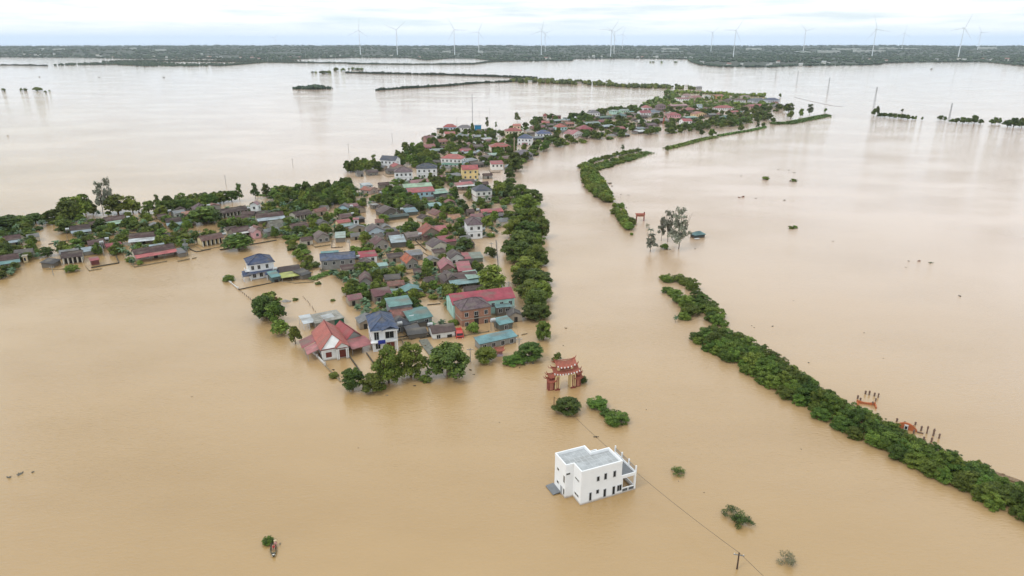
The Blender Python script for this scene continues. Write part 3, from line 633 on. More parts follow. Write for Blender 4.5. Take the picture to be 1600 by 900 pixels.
hs('rust brown roof|beside the concrete mast', 784,248.5,803,246.5, 2.4,9, 'gx',1.4, '7a5654','66645f', far=True)
hs('dark brown tile roof|between the crimson roof and the red villa', 735,231,757,229.5, 2.6,10, 'gx',1.8, '5a4240','66645f', far=True)
hs('light green tin roof|behind the white upper floor house', 709,241,722,240, 2.4,8, 'shed',.5, '8fae98','66706c', far=True)
hs('brown tile roof|left of the white store house', 738,258,757,256.5, 2.4,9, 'gx',1.6, '54463f','66645f', far=True)
hs('brown and grey tin roofs|behind the white store house', 757,247,771,245.5, 2.4,9, 'gx',1.4, '6a5a56','66645f', far=True)
# --- far village on the spit
F1='houses of the far village on the spit'
far_rows = [
('bright blue hip roofed house|on the spit bank',839,209,863,208.5,4.4,12,'hip',2.8,'46588a','e0e2e4'),
('small white house with a coral roof|near the dark lone tree',846,192,859,192,3.2,9,'gx',2,'b85a54','e6e0d8'),
('cyan house with an orange hip roof|behind the bank thicket',872,199,887,198,5.4,10,'hip',3,'b85444','b0d2d0'),
('brown brick house on the lake side|with a flat top',863,181,877,181,6,9,'flat',.3,'6e4a46','8f6058'),
('crimson hip roofed house|beside the grey bank tree',908,202,927,201,4.6,13,'hip',3.4,'a03444','9c746c'),
('pink roofed house with a white gable|left of the crimson hip roof',895,210,912,207.5,4.2,12,'gy',3,'b8626a','e2dedc'),
('teal-grey tin sheds|right of the brick lake house',867,189,886,188,2.6,12,'gx',1.2,'86a09c','55585a'),
('long grey-green hall roof|north of the crimson hip roof',911,194,939,193,3,14,'gx',1.6,'7c9490','3f4442'),
('pale blue sheet roof|east of the long grey-green hall',944,198,961,197,2.6,12,'gx',1.2,'9fb0b8','55585a'),
('orange roofed low house|near the long hall',886,194,898,193,2.8,9,'gx',1.6,'b05e48','8a7a70'),
('dull red roof|above the pale blue sheet roof',938,190.5,949,189.5,3,8,'gx',1.8,'94464a','8a7a70'),
('white two-storey house with a grey hip roof|on the lake side of the spit',922,176.5,938,176,5.6,12,'hip',3.2,'77727a','dcdcde'),
('low crimson roof|left of the cyan house',833,200,852,199,2.8,10,'gx',1.6,'944450','8a7a70'),
('little red topped tower|on the lake shore',848,181,855,181,7.5,6,'hip',2.4,'a04a44','c0a8a0'),
('mint house|at the lake shore, left one of a pair',957,173,968,172.5,5,9,'flat',.3,'a5b8b4','b4d6cc'),
('mint gabled house|at the lake shore, right one of the pair',971,173,984,172.5,4.6,9,'gx',1.6,'8a9c98','b8d8c4'),
('blue-green hip roof|in front of the mint pair',967,181,980,180.5,3.4,9,'hip',2.6,'5f8488','8f9c8c'),
('white house with a coral hip roof|above the crimson one',1006,168.5,1019,168,5.4,10,'hip',2.8,'b45c5c','e6e6e8'),
('white house with a crimson skirt roof|middle of the spit village',1001,176.5,1018,176,4.8,11,'gx',2.4,'a03c4c','e2e2e4'),
('white house with a blue-grey hip roof|right of the crimson skirt roof',1018,175.5,1033,175,3.8,11,'hip',2.8,'6c7c8c','e0e2e4'),
('narrow mauve brown tower house|behind the blue-grey hip roof',1030,165.5,1041,165,6.6,9,'hip',2.6,'705058','8c7c80'),
('long pink roof|across the middle of the spit',1049,165.5,1075,164.5,3,10,'gx',1.6,'b08084','8a7a74'),
('long white block with a crimson roof edge|below the little white tower',1060,154.5,1079,154,5,12,'shed',1,'94343c','eeeeec'),
('little white tower house|behind the long white block',1070,149.5,1080,149,7,8,'hip',2.4,'a07878','e6e0dc'),
('pink house with a red hip roof|facing the channel',1046,180,1065,179.5,4.6,12,'hip',2.8,'ac4a50','d8a8b0'),
('red hip roofed house|right of the long pink roof',1074,172,1089,171,3.4,12,'hip',2.6,'a8484c','8a7a74'),
('columned house with a dull red roof|behind the spit trees',1082,152.5,1097,151.5,4.6,11,'gx',2.4,'a05a5c','c8b4a8'),
('plain grey-white box house|in the dark centre of the spit',1090,163.5,1098,163.5,6.4,8,'flat',.3,'8f9aa6','cfd8e0'),
('white house with a bright red roof|standing nearest the channel bank',1068,189.5,1082,189,5,10,'gx',2.2,'b8404c','eeeef0'),
('yellow gabled house|with an orange roof behind the channel trees',1088,178.5,1105,177.5,4,11,'gy',2.4,'b0604c','dcc09a'),
('teal sheet awning|left of the yellow gabled house',1073,184,1091,183,2.6,8,'shed',.6,'7fb0a0','66706c'),
('red roofed shed|at the south west of the spit',964,201.5,978,200.5,3.2,10,'gx',1.8,'a84448','8a7a70'),
('white sheet roof|on the channel edge',999,206,1013,205,2.2,9,'shed',.6,'c4c8ca','66645f'),
('grey sheet roof|lowest on the channel edge',971,211,985,210,2.2,9,'shed',.6,'9a9c9c','5f5d58'),
('blue-grey shed roof|behind the white sheet roof',997,201.5,1009,200.5,2.6,9,'gx',1.2,'74848e','66645f'),
('tiny white annex|left of the white house with the crimson skirt',1000,189,1011,188,2.6,7,'gx',1.2,'a5a09c','e2dfda'),
('mauve roof at the thicket|beside the red and white mast',1013,196,1028,195,2.8,11,'gx',1.8,'6e5a60','77706c'),
('grey tile roofs|at the foot of the red and white mast',1028,189,1046,188,3,12,'gx',2,'8a8480','8f8078'),
('brown roof left of the grey tiles|in the spit centre',1000,182.5,1012,182,2.4,9,'gx',1.8,'5c4a46','66645f'),
('white house with a red hip roof|east part of the spit',1123,169,1147,168,4.8,13,'hip',2.8,'ac4448','e6e4e4'),
('white two-storey house with a brown roof|at the east lake shore',1149,157,1166,156.5,5,11,'hip',2.4,'6a4c48','eaeaea'),
('red roofed long house|left of the blue hip roof at the tip',1173,166,1193,165,3.4,11,'gx',2,'ac4a50','a08880'),
('small red roof|in front of the east white house',1144,175.5,1156,174.5,2.8,9,'gx',1.6,'ac4440','8a7a74'),
('orange house|alone on the north edge of the spit',1119,150,1131,149.5,4,9,'gx',2,'b0705a','c89a6a'),
('teal hip roof in the bank trees|in front of the small red roof',1132,184.5,1146,183.5,3,11,'hip',2.6,'4f7a72','66706c'),
('grey two-storey house with a slate roof|near the tip of the spit',1177,157,1198,156,4.6,12,'hip',2.4,'5c6470','b0b4ba'),
('white house with a slate blue hip roof|at the tip of the spit',1199,156.5,1219,156,5.4,12,'hip',2.8,'4c5a7c','c8ccd6'),
('grey roofed low house|at the very tip of the spit',1213,165.5,1229,165,3.6,12,'hip',2.4,'77747c','94908c'),
('dark roofed house|between the orange house and the tip',1138,157,1148,156,4,10,'gx',2,'54403e','807870'),
('pale house|behind the brown roofed two-storey one',1163,151,1173,150.5,3.6,10,'gx',1.8,'8a6a64','b4aca4'),
('white gable|in the trees right of the columned house',1105,151,1116,150.5,3.8,9,'gy',2,'a0a4a0','e0ded8'),
('rust roof|north of the teal sheet awning',1100,171.5,1114,170.5,3,9,'gx',1.8,'7f4e48','77706c'),
('grey roof on the channel bank|east of the bright red roof',1110,180,1121,179,2.6,9,'gx',1.6,'6a6c6c','66645f'),
('rust tile roof|west of the narrow mauve tower',1018,172,1027,171.5,2.8,9,'gx',1.8,'6e4a46','66645f'),
('brown sheet roof|east of the mint gabled house',986,180,998,179,2.6,10,'gx',1.6,'5f504c','66645f'),
('green sheet roof|south of the white grey-roofed two-storey house',938,184,956,183,2.8,11,'gx',1.4,'4c7466','55585a'),
('dark tile roof|between coral and cyan houses',858,197,870,196,2.6,10,'gx',1.6,'54463f','66645f'),
('mauve tile roof|behind the bright blue hip roof',860,203,874,202,2.6,10,'gx',1.8,'6a5258','66645f'),
('grey shed|under the blue hip roofed house',836,216,852,215,2.4,8,'shed',.6,'66727a','55585a'),
('pale gable|left of the bright blue hip roof',824,206,836,205.5,3.2,9,'gy',1.8,'8f8a84','ddd2c4'),
]
for r in far_rows: hs(*r, far=True)

# ------------------------------------------------------------------ white cubic house in the foreground
WP = mat('white_plaster', (.83,.845,.86), .7, .04, .35, stain=.05, mud=True)
RT = mat('roof_screed', (.40,.42,.43), .8, .28, .55, rib=.0, stain=.3); GRAYP = mat('grey_paint', (.17,.18,.19), .7, .15); LOUV = mat('dark_louvre', (.10,.11,.12), .5, .2)
o = empty('cubic_house', at(906.7, 789.8), R(23.5), label='white two-storey cubic house with a flat roof standing alone in the flood', cat='house')
HT = 7.75; HP = [(0,0),(9.15,0),(9.15,5.15),(5.0,5.15),(5.0,7.7),(-1.75,7.7),(-1.75,3.1),(0,3.1)]
mb = MB().prism(HP, -1.2, 7.1); mb.build('wall', WP, o)
mb = MB()
n = len(HP)
def inset(P, t):
    out = []
    for i in range(len(P)):
        a, b, c = Vector(P[i-1]), Vector(P[i]), Vector(P[(i+1) % len(P)])
        n1 = Vector((-(b-a).y, (b-a).x)).normalized(); n2 = Vector((-(c-b).y, (c-b).x)).normalized()
        out.append(tuple(b+(n1+n2)*t))
    return out
IN = inset(HP, .2); OUT = inset(HP, -.04)
for i in range(n):
    j = (i+1) % n
    q = [OUT[i], OUT[j], IN[j], IN[i]]; mb.prism(q, 7.1, HT)
mb.build('parapet', WP, o)
MB().prism(inset(HP, .24), 7.12, 7.16).build('roof_deck', RT, o)
s = MB()
for i in range(9): s.box(-1.2+i*1.12, 3.6 if i < 2 else .5, 7.17, -1.08+i*1.12, 7.2 if i < 6 else 4.6, 7.19)
for i in range(6): s.box(-.9 if i > 2 else .5, .9+i*1.1, 7.165, 8.7 if i < 4 else 4.5, 1.02+i*1.1, 7.185)
s.build('roof_joint', mat('pale_mortar', (.49,.51,.52), .8, .2), o)
s2_ = None; MB().box(5.03,5.18,-1.2,7.6,7.5,5.9).build('stair_block', WP, o)
MB().box(5.2,5.3,5.9,7.45,7.35,6.0).build('stair_roof', GRAYP, o)
mb = MB()
for (a,b,c,d) in ((5.03,7.3,7.6,7.5),(7.42,5.18,7.6,7.3),(5.03,6.2,7.42,6.34)): mb.box(a,b,5.9,c,d,6.35)
mb.build('parapet', WP, o)
hw = lambda x,z,w,h,f=0,y=0: window(o, x, y, z, w, h, f, mat('thin_grey_frame', (.4,.41,.42), .6, .05), True)
for x,z,w,h in ((2.15,1.45,.42,1.75),(3.75,2.15,.5,.8),(3.75,5.1,.5,.95),(5.4,1.35,.5,1.75),(5.4,5.2,.5,1.3),(7.45,1.35,.5,1.8),(7.45,5.2,.5,1.3)): hw(x,z,w,h)
hw(8.75,1.55,.95,1.3)
for y,z,w,h in ((1.55,1.5,1.5,.42),(1.55,5.0,1.5,.3)): window(o, 0, y, z, w, h, 3)
for y,z,w,h in ((6.2,4.9,.7,.5),(6.2,1.9,.7,.5),(3.6,4.2,.45,1.5),(3.6,1.3,.45,1.3)): window(o, -1.75, y, z, w, h, 3)
MB().box(-1.80,4.3,-.5,-1.76,5.1,1.9).build('door', mat('grey_door', (.33,.34,.36), .6, .1), o)
for x in (-1.2,): window(o, x, 3.1, 5.6, .8, .35, 0)
# right-hand porch with a terrace on top
t = MB().box(9.15,0,3.55,12.6,8.0,3.8); t.box(9.15,-.02,3.8,12.62,.16,4.25); t.box(12.44,.16,3.8,12.62,8.0,4.25); t.build('terrace_slab', WP, o)
MB().box(9.2,.2,3.8,12.4,7.9,3.86).build('terrace_floor', mat('terrace_grey', (.2,.21,.22), .7, .2), o)
cm = MB().box(-.17,-.17,-1.2,.17,.17,3.55).mesh('column', WP)
for p in ((9.35,.17),(12.43,.17),(12.43,4.0),(12.43,7.83)): link('column', cm, o, (p[0],p[1],0))
MB().box(9.5,.06,-.6,12.25,.22,.32).box(9.5,.05,1.0,12.25,.23,1.18).box(10.8,.06,.32,11.0,.22,1.0).build('porch_parapet', WP, o)
MB().box(9.5,.1,.32,10.8,.2,1.0).box(11.0,.1,.32,12.25,.2,1.0).build('louvre', LOUV, o)
MB().box(12.36,.4,-.6,12.5,3.8,1.0).box(12.36,4.2,-.6,12.5,7.6,1.0).build('porch_side_wall', WP, o)
MB().box(9.15,5.2,-1,9.3,8.0,3.55).build('porch_back_wall', WP, o)
r = MB()
for i in range(33): r.tube((12.53,.25+i*.24,4.25),(12.53,.25+i*.24,5.1),.025,n=4)
r.box(12.49,.16,5.05,12.57,8.0,5.13); r.build('railing', GRAYP, o)
pm = MB().box(-.12,-.12,4.2,.12,.12,5.6).mesh('terrace_post', WP)
for y in (.1,2.7,5.3,7.9): link('terrace_post', pm, o, (12.53,y,0))
MB().slab([[(-3.5,4.9,.2),(-1.75,4.9,.4),(-1.75,8.2,.4),(-3.5,8.2,.2)]], .15).build('porch_canopy', GRAYP, o)
HOUSES.append(('white cubic house', at(930,760), 7, 5, R(23.5))); LANDMARKS.append(('white cubic house', at(930,770), 7))

# ------------------------------------------------------------------ red villa at the front corner of the village
def frame_from(ax, ay, bx, by, h=0.0):
    a = at(ax, ay, h); b = at(bx, by, h); v = b-a; a.z = 0; return a, v.length, math.atan2(v.y, v.x)
RR = mat('red_villa_roof', lin('a35c52'), .5, .2, .4, rib=.4, ribs=(2.0,1), stain=.35); CRM = lin('6e2c2a')
DOOR = mat('mahogany', (.16,.035,.025), .5, .3)
a, w, yaw = frame_from(501.5, 546, 543.5, 538.5, 3.9)
o = empty('villa', a, yaw, label='white villa with a big faded red roof and mahogany shutters at the village corner', cat='house')
D = 14.0
MB().box(.35,.2,-1,w-.3,D-.4,3.7).build('wall', hexmat(WH,'wall'), o)
# main gable running back from the viewer, with two front gables
zr = 7.0; E0 = 3.75
P = [[(-.3,-.5,E0),(w/2,2.2,zr),(w/2,D,zr),(-.3,D,E0)], [(w/2,2.2,zr),(w+.3,-.5,E0),(w+.3,D,E0),(w/2,D,zr)]]
MB().slab(P, .16).build('roof', RR, o)
MB().add([(.1,.15,E0-.2),(w-.1,.15,E0-.2),(w/2,2.3,zr-.25)], [(0,1,2)]).add([(.1,.6,E0-.2),(w-.1,.6,E0-.2),(w/2,2.75,zr-.25)], [(0,2,1)]).build('front_gable', hexmat(WH,'wall'), o)
MB().slab([[(w*.52,-.95,E0+.1),(w*.76,-.95,E0+1.5),(w*.76,3,E0+1.7),(w*.52,3,E0+.1)], [(w*.76,-.95,E0+1.5),(w+.35,-.95,E0+.1),(w+.35,3,E0+.1),(w*.76,3,E0+1.7)]], .12).build('porch_roof', RR, o)
MB().add([(w*.56,-.8,E0-.1),(w+.1,-.8,E0-.1),(w*.76,-.8,E0+1.25)],[(0,1,2)]).add([(w*.56,-.6,E0-.1),(w+.1,-.6,E0-.1),(w*.76,-.6,E0+1.25)],[(0,2,1)]).build('porch_gable', hexmat(WH,'wall'), o)
MB().box(.0,-.1,E0-.28,w*.54,.1,E0-.08).box(w*.54,-.9,E0-.28,w+.2,-.7,E0-.08).build('eave_trim', mat('maroon_trim', CRM, .6, .1), o)
cm = MB().box(-.15,-.15,-1,.15,.15,E0-.28).mesh('column', hexmat(WH,'wall'))
for x in (w*.56, w*.62, w*.97, w*.91): link('column', cm, o, (x,-.75,0))
window(o, w*.27, .2, 1.75, 1.45, 1.35, 0, mat('maroon_trim', CRM), True, DOOR)
window(o, w*.77, .2, 1.45, 2.2, 2.1, 0, mat('maroon_trim', CRM), True, DOOR)
for y in (3,6.5,10): window(o, .35, y, 1.9, 1.2, 1.2, 3, None, True)
ridge_caps('gx', P, mat('maroon_trim', CRM), o, .16)
MB().slab([[(-3.6,1.8,2.2),(-.2,1.8,3.3),(-.2,7.0,3.3),(-3.6,7.0,2.2)]], .08).build('side_awning', hexmat('c0696a','metal'), o)
MB().slab([[(-4.2,7.2,2.1),(-.2,7.2,3.5),(-.2,13,3.5),(-4.2,13,2.1)]], .08).build('side_awning', hexmat('a84a50','metal'), o)
pm = MB().tube((0,0,-1),(0,0,2.2),.07,n=6).mesh('post', CONC)
for y in (2,4.4,6.8,9.6,12.6): link('post', pm, o, (-3.4,y,0))
c = a+Vector((math.cos(yaw)*w/2-math.sin(yaw)*7, math.sin(yaw)*w/2+math.cos(yaw)*7, 0)); HOUSES.append(('red villa', c, w/2+2.5, 7, yaw)); LANDMARKS.append(('big faded red villa', c, 8))
# smaller red house beside it
a, w, yaw = frame_from(541, 531, 567, 524, 3.2)
o = empty('house', a, yaw, label='smaller red roofed house with a sloping pink-red porch roof between the two villas', cat='house')
MB().box(.3,.3,-1,w-.3,9.6,3.1).build('wall', hexmat('b5aca0','wall'), o)
P = roof_polys('gy', 0, w, 0, 10, 3.1, 2.3); MB().slab(P, .14).build('roof', mat('red_ribbed', lin('9a4a4c'), .5, .2, .4, rib=.4, ribs=(2.0,1), stain=.3), o); ridge_caps('gy', P, mat('maroon_trim', CRM), o)
MB().add([(.35,.25,3.0),(w-.35,.25,3.0),(w/2,.25,5.1)],[(0,1,2)]).build('gable', hexmat('8f938f','wall'), o)
MB().slab([[(-.6,-5.0,2.1),(w+.9,-5.0,2.1),(w+.4,.1,3.15),(-.1,.1,3.15)]], .1).build('porch_roof', hexmat('b96466','metal'), o)
for x in (-.4, w*.5, w+.7): link('post', MB().tube((0,0,-1),(0,0,2.1),.08,n=6).mesh('post', CONC), o, (x,-4.8,0))
window(o, w*.3, .3, 1.3, 1.2, 1.8, 0, None, True, DOOR); window(o, w*.7, .3, 1.3, 1.2, 1.8, 0, None, True, DOOR)
c = a+Vector((math.cos(yaw)*w/2-math.sin(yaw)*3, math.sin(yaw)*w/2+math.cos(yaw)*3, 0)); HOUSES.append(('small red house', c, w/2+1, 8, yaw))

# ------------------------------------------------------------------ blue roofed villas
def two_storey_villa(A, B, h, d, rc, label, detail):
    a, w, yaw = frame_from(*A, *B, h); o = empty('villa', a, yaw, label=label, cat='house')
    wl = mat('white_render', (.74,.75,.76), .8, .06, .5, stain=.08); rm = hexmat(rc, 'tile')
    MB().box(.5,.5,-1,w-.5,d-.4,h-.1).build('wall', wl, o)
    P = roof_polys('hip', 0, w, 0, d, h, 2.5); MB().slab(P, .18).build('roof', rm, o); ridge_caps('hip', P, hexmat(rc,'tile',.75), o)
    MB().box(.02,.02,h-.35,w-.02,d-.02,h-.2).build('soffit', wl, o)
    detail(o, w, d, h, wl, rm); c = a+Vector((math.cos(yaw)*w/2-math.sin(yaw)*d/2, math.sin(yaw)*w/2+math.cos(yaw)*d/2, 0))
    return c, w, yaw
def det1(o, w, d, h, wl, rm):
    zf = h-3.5
    MB().box(-.1,-.9,zf-.15,w-.2,.5,zf+.05).box(.35,.5,zf-.12,.45,d-.4,zf+.08).build('balcony_slab', wl, o)
    r = MB().box(w*.5,-.85,zf+.85,w-.25,-.8,zf+.92)
    for i in range(14): r.box(w*.5+i*.3,-.85,zf+.05,w*.5+.03+i*.3,-.81,zf+.85)
    r.build('railing', mat('thin_grey_frame', (.4,.41,.42)), o)
    window(o, w*.22, .5, h-2.0, 1.3, 2.4, 0, None, True); window(o, w*.70, .5, h-1.85, 2.4, 2.4, 0, None, True)
    window(o, w*.25, .5, zf-1.7, 1.3, 1.7, 0, None, True); window(o, w*.72, .5, zf-2.0, 2.3, 2.2, 0, None, True, DOOR)
    for y in (2.5, 6, 9): window(o, .5, y, h-2.0, .7, 1.7, 3, None, True); window(o, .5, y+.4, zf-1.7, .9, 1.3, 3, None, True)
    cm = MB().box(-.17,-.17,-1,.17,.17,h-.3).mesh('column', wl)
    for x in (w*.47, w-.4): link('column', cm, o, (x,-.7,0))
    MB().slab([[(w*.4,-1.1,h+.1),(w*.72,-1.1,h+1.3),(w*.72,3.2,h+1.75),(w*.4,3.2,h+1.2)],[(w*.72,-1.1,h+1.3),(w+.3,-1.1,h+.1),(w+.3,3.2,h+.3),(w*.72,3.2,h+1.75)]], .14).build('porch_roof', rm, o)
    MB().box(w*.45,-.85,h-.4,w+.1,.5,h+.05).build('porch_beam', wl, o)
    # blue cloth hung over the balcony
    v = []; f = []
    for i in range(9):
        x = w*.24+i*.27; y = -.93-.04*math.sin(i*2.1); v += [(x,y,zf+.72),(x,y-.05,zf-.1),(x,y+.05,zf-.55)]
    for i in range(8): f += [(3*i,3*i+1,3*i+4,3*i+3),(3*i+1,3*i+2,3*i+5,3*i+4)]
    q = MB().add(v, f).build('cloth', mat('royal_blue_cloth', (.02,.035,.28), .8, .2), None, o.location, o.rotation_euler.z)
    tag(q, 'royal blue cloth hung over the balcony of the blue roofed villa', 'cloth')
c, w_, yw = two_storey_villa((578.5,517.5), (621,512.5), 6.9, 12.5, '47597a', 'white two-storey villa with a blue hip roof and a balcony beside the red villa', det1)
HOUSES.append(('blue roofed villa', c, w_/2+.5, 6.5, yw)); LANDMARKS.append(('blue roofed villa with a balcony', c, 7))
def det2(o, w, d, h, wl, rm):
    zf = h-3.0
    MB().slab([[(-1.6,-1.4,zf-.55),(w*.62,-.5,zf-.35),(w*.62,.5,zf+.1),(0.2,.5,zf+.1)]], .1).build('skirt_roof', rm, o)
    MB().slab([[(w*.55,-3.2,zf-.8),(w+1.2,-3.2,zf-.8),(w+.6,.5,zf+.15),(w*.55,.5,zf+.15)]], .1).build('porch_roof', rm, o)
    MB().slab([[(-2.4,-1.2,zf-.9),(.6,-1.4,zf-.9),(.6,4,zf+.1),(-2.0,4,zf-.2)]], .1).build('side_roof', rm, o)
    for x in (w*.17,w*.40,w*.70): window(o, x, .5, h-1.5, .95, 1.5, 0, None, True)
    for x in (w*.2,w*.45): window(o, x, .5, zf-1.6, 1.1, 1.5, 0, None, True)
    window(o, w*.78, .5, zf-1.8, 1.8, 1.9, 0, TIMBER, True, DARK)
    for y in (3,6.5): window(o, .5, y, h-1.5, .9, 1.5, 3, None, True)
    MB().box(-1.0,.6,zf+.2,.5,3.6,zf+.35).box(-1.0,.6,zf+.35,-.9,3.6,zf+1.2).build('balcony', wl, o)
    cm = MB().box(-.14,-.14,-1,.14,.14,zf-.9).mesh('column', wl)
    for p in ((-2.1,-1.0),(-2.1,3.6),(.4,-1.0),(w+.9,-2.9),(w*.6,-2.9)): link('column', cm, o, (p[0],p[1],0))
c, w_, yw = two_storey_villa((387,414.5), (429.5,408.5), 6.0, 9.5, '3f4f72', 'white two-storey villa with a blue hip roof at the pond, apart from the village', det2)
HOUSES.append(('pond villa', c, w_/2+1.5, 6.5, yw)); LANDMARKS.append(('blue roofed villa at the pond', c, 7))
hs('teal tin annex|right of the blue roofed pond villa', 424,434,439,431, 2.3,5, 'shed',1.0, '5f9c9c','4f5f60', doors=True)
# ------------------------------------------------------------------ flat shed, white steel frame and causeway at the front pond
a, w, yaw = frame_from(493, 505, 537, 496, 2.3)
o = empty('shed', a, yaw, label='long flat stained shed with a dark green wall by the front pond', cat='shed')
MB().box(0,0,-1,w*.66,7.8,2.1).build('wall', hexmat('7d7870','wall'), o); MB().box(w*.66,-.05,-1,w,7.8,2.1).build('green_wall', hexmat('245a48','wall'), o)
MB().box(-.2,-.2,2.1,w+.2,8,2.32).build('roof', mat('stained_slab', (.27,.26,.23), .9, .45, .6, stain=.5), o)
MB().box(w*.35,2,2.325,w*.75,5.5,2.38).build('roof_sheet', hexmat('b5babb','metal'), o)
HOUSES.append(('flat pond shed', a+Vector((3,5,0)), w/2, 4.5, yaw)); LANDMARKS.append(('long flat shed by the front pond', a+Vector((3,5,0)), 7))
a, w, yaw = frame_from(474, 506, 492, 502.5, 2.3)
o = empty('carport', a, yaw, label='pale steel carport at the left end of the long flat shed', cat='carport')
MB().slab([[(0,0,2.2),(w,0,2.2),(w,6,2.9),(0,6,2.9)]], .08).build('roof', hexmat('c5ccd0','metal'), o)
pm = MB().box(-.06,-.06,-1,.06,.06,2.2).mesh('post', FRAME)
for p in ((.1,.1),(w-.1,.1),(w*.5,.1),(.1,5.9),(w-.1,5.9)): link('post', pm, o, (p[0],p[1],0))
def strip(name, label, cat, pts, z, wd, m, th=.25, **k):
    P = [at(x, y, z) for x, y in pts]; mb = MB(); L_, R_ = [], []
    for i, p in enumerate(P):
        d = (P[min(i+1,len(P)-1)]-P[max(i-1,0)]).normalized(); nn = Vector((-d.y,d.x,0))*wd/2; L_.append(p+nn); R_.append(p-nn)
    mb.slab([[R_[i][:], R_[i+1][:], L_[i+1][:], L_[i][:]] for i in range(len(P)-1)], th); q = mb.build(name, m); return tag(q, label, cat, **k)
strip('causeway', 'weathered grey causeway slab running from the dark sheds to the front trees', 'causeway', [(661,530),(668,541),(680,556),(690,571)], .35, 2.6, mat('mossy_slab', (.17,.17,.14), .95, .4, 1.2), .6)
# ------------------------------------------------------------------ low walls just above the water
WM = {'dark': mat('dark_wet_wall', (.085,.072,.055), .9, .3), 'white': hexmat('d2d2d0','wall'), 'tan': mat('mud_wall', (.24,.19,.12), .95, .25)}
WALLS = [
('white', .55, 'whitewashed garden wall running out from the pond villa bush', [(350,435),(361,443),(372,452)]),
('dark', .35, 'dark wet wall along the front of the pond villa yard', [(373,453),(402,447),(432,441)]),
('dark', .5, 'dark wall around the yard of the white columned house', [(143,419),(165,415),(186,411.5),(181,400)]),
('dark', .4, 'curved dark wall in front of the cream walled house', [(294,386),(299,391),(307,394),(329,390)]),
('dark', .45, 'long dark wall along the shore of the bay', [(344,391),(372,386),(402,381),(432,376)]),
('dark', .5, 'dark wall on the west side of the northern lane', [(216,331),(223,337),(231,345)]),
('tan', .4, 'mud coloured wall on the east side of the northern lane', [(238,339),(247,347),(259,358)]),
('dark', .45, 'dark straight wall from the red villa to the front trees', [(545.5,557),(557,573),(567,588)]),
('dark', .45, 'dark straight wall from the small red house towards the water', [(573,553),(580,563),(589,575)]),
('tan', .35, 'submerged front wall of the red villa yard', [(506,570),(512,576),(520,584),(532,597)]),
('white', .9, 'grey white gate wall at the left front of the red villa', [(484,548),(496,559),(508,572)]),
('dark', .5, 'straight dark wall beside the diagonal lane in the village centre', [(626,355),(645,373),(666,392)]),
('tan', .35, 'mud wall along the other side of the diagonal lane', [(634,352),(655,371),(678,392)]),
('dark', .4, 'dark wall along the bank road beside the white block', [(775,376),(777,400),(779,424)]),
('tan', .35, 'mud wall in front of the long crimson hall', [(661,448),(676,461),(689,472)]),
('dark', .3, 'low dark wall across the flooded yard left of the crimson hall', [(668,477),(688,475)]),
('white', .8, 'white wall and gate beside the white two-storey block', [(752,371),(766,370),(770,367)]),
('dark', .35, 'dark yard wall behind the grey block house', [(470,373),(482,371),(497,369)]),
('dark', .35, 'dark wall around the west pond', [(76,382),(96,378),(118,375)]),
('tan', .35, 'mud wall between the pond bushes and the grassy bank', [(440,440),(462,443),(490,441)]),
]
for k, h, lab, pts in WALLS:
    P = [at(x, y, 0) for x, y in pts]; mb = MB()
    for a, b in zip(P, P[1:]):
        d = (b-a).normalized(); nn = Vector((-d.y, d.x, 0))*.12; e = d*.06
        mb.prism([(a-nn-e)[:2], (b-nn+e)[:2], (b+nn+e)[:2], (a+nn-e)[:2]], -.6, h+pr.uniform(-.02,.02))
    if k == 'white':
        for p in P: mb.box(p.x-.22,p.y-.22,-.6,p.x+.22,p.y+.22,h+.35)
    tag(mb.build('garden_wall', WM[k]), lab, 'wall')
stm = MB().tube((0,0,-1),(0,0,.55),.09,.07,6).mesh('stake', TIMBER)
for i in range(11):
    q = link('stake', stm, None, at(474,464.5).lerp(at(493,487.5), i/10)+Vector((pr.uniform(-.2,.2),0,pr.uniform(-.15,.15)))); tag(q, 'dark stake in the slanting row across the front pond', 'stake', 'stakes across the front pond')
for i in range(9):
    q = link('stake', stm, None, at(374,454).lerp(at(397,473), i/8)); q.scale = (1.6,1.6,1.3); tag(q, 'fence post in the drowned line below the pond villa', 'post', 'drowned fence posts below the pond villa')
# grassy bank and mud
strip('grass_bank', None, None, [(484,438),(500,432),(518,425),(530,420)], .18, 3.6, mat('wet_mud', (.2,.15,.08), .9, .3), .5)['kind'] = 'structure'
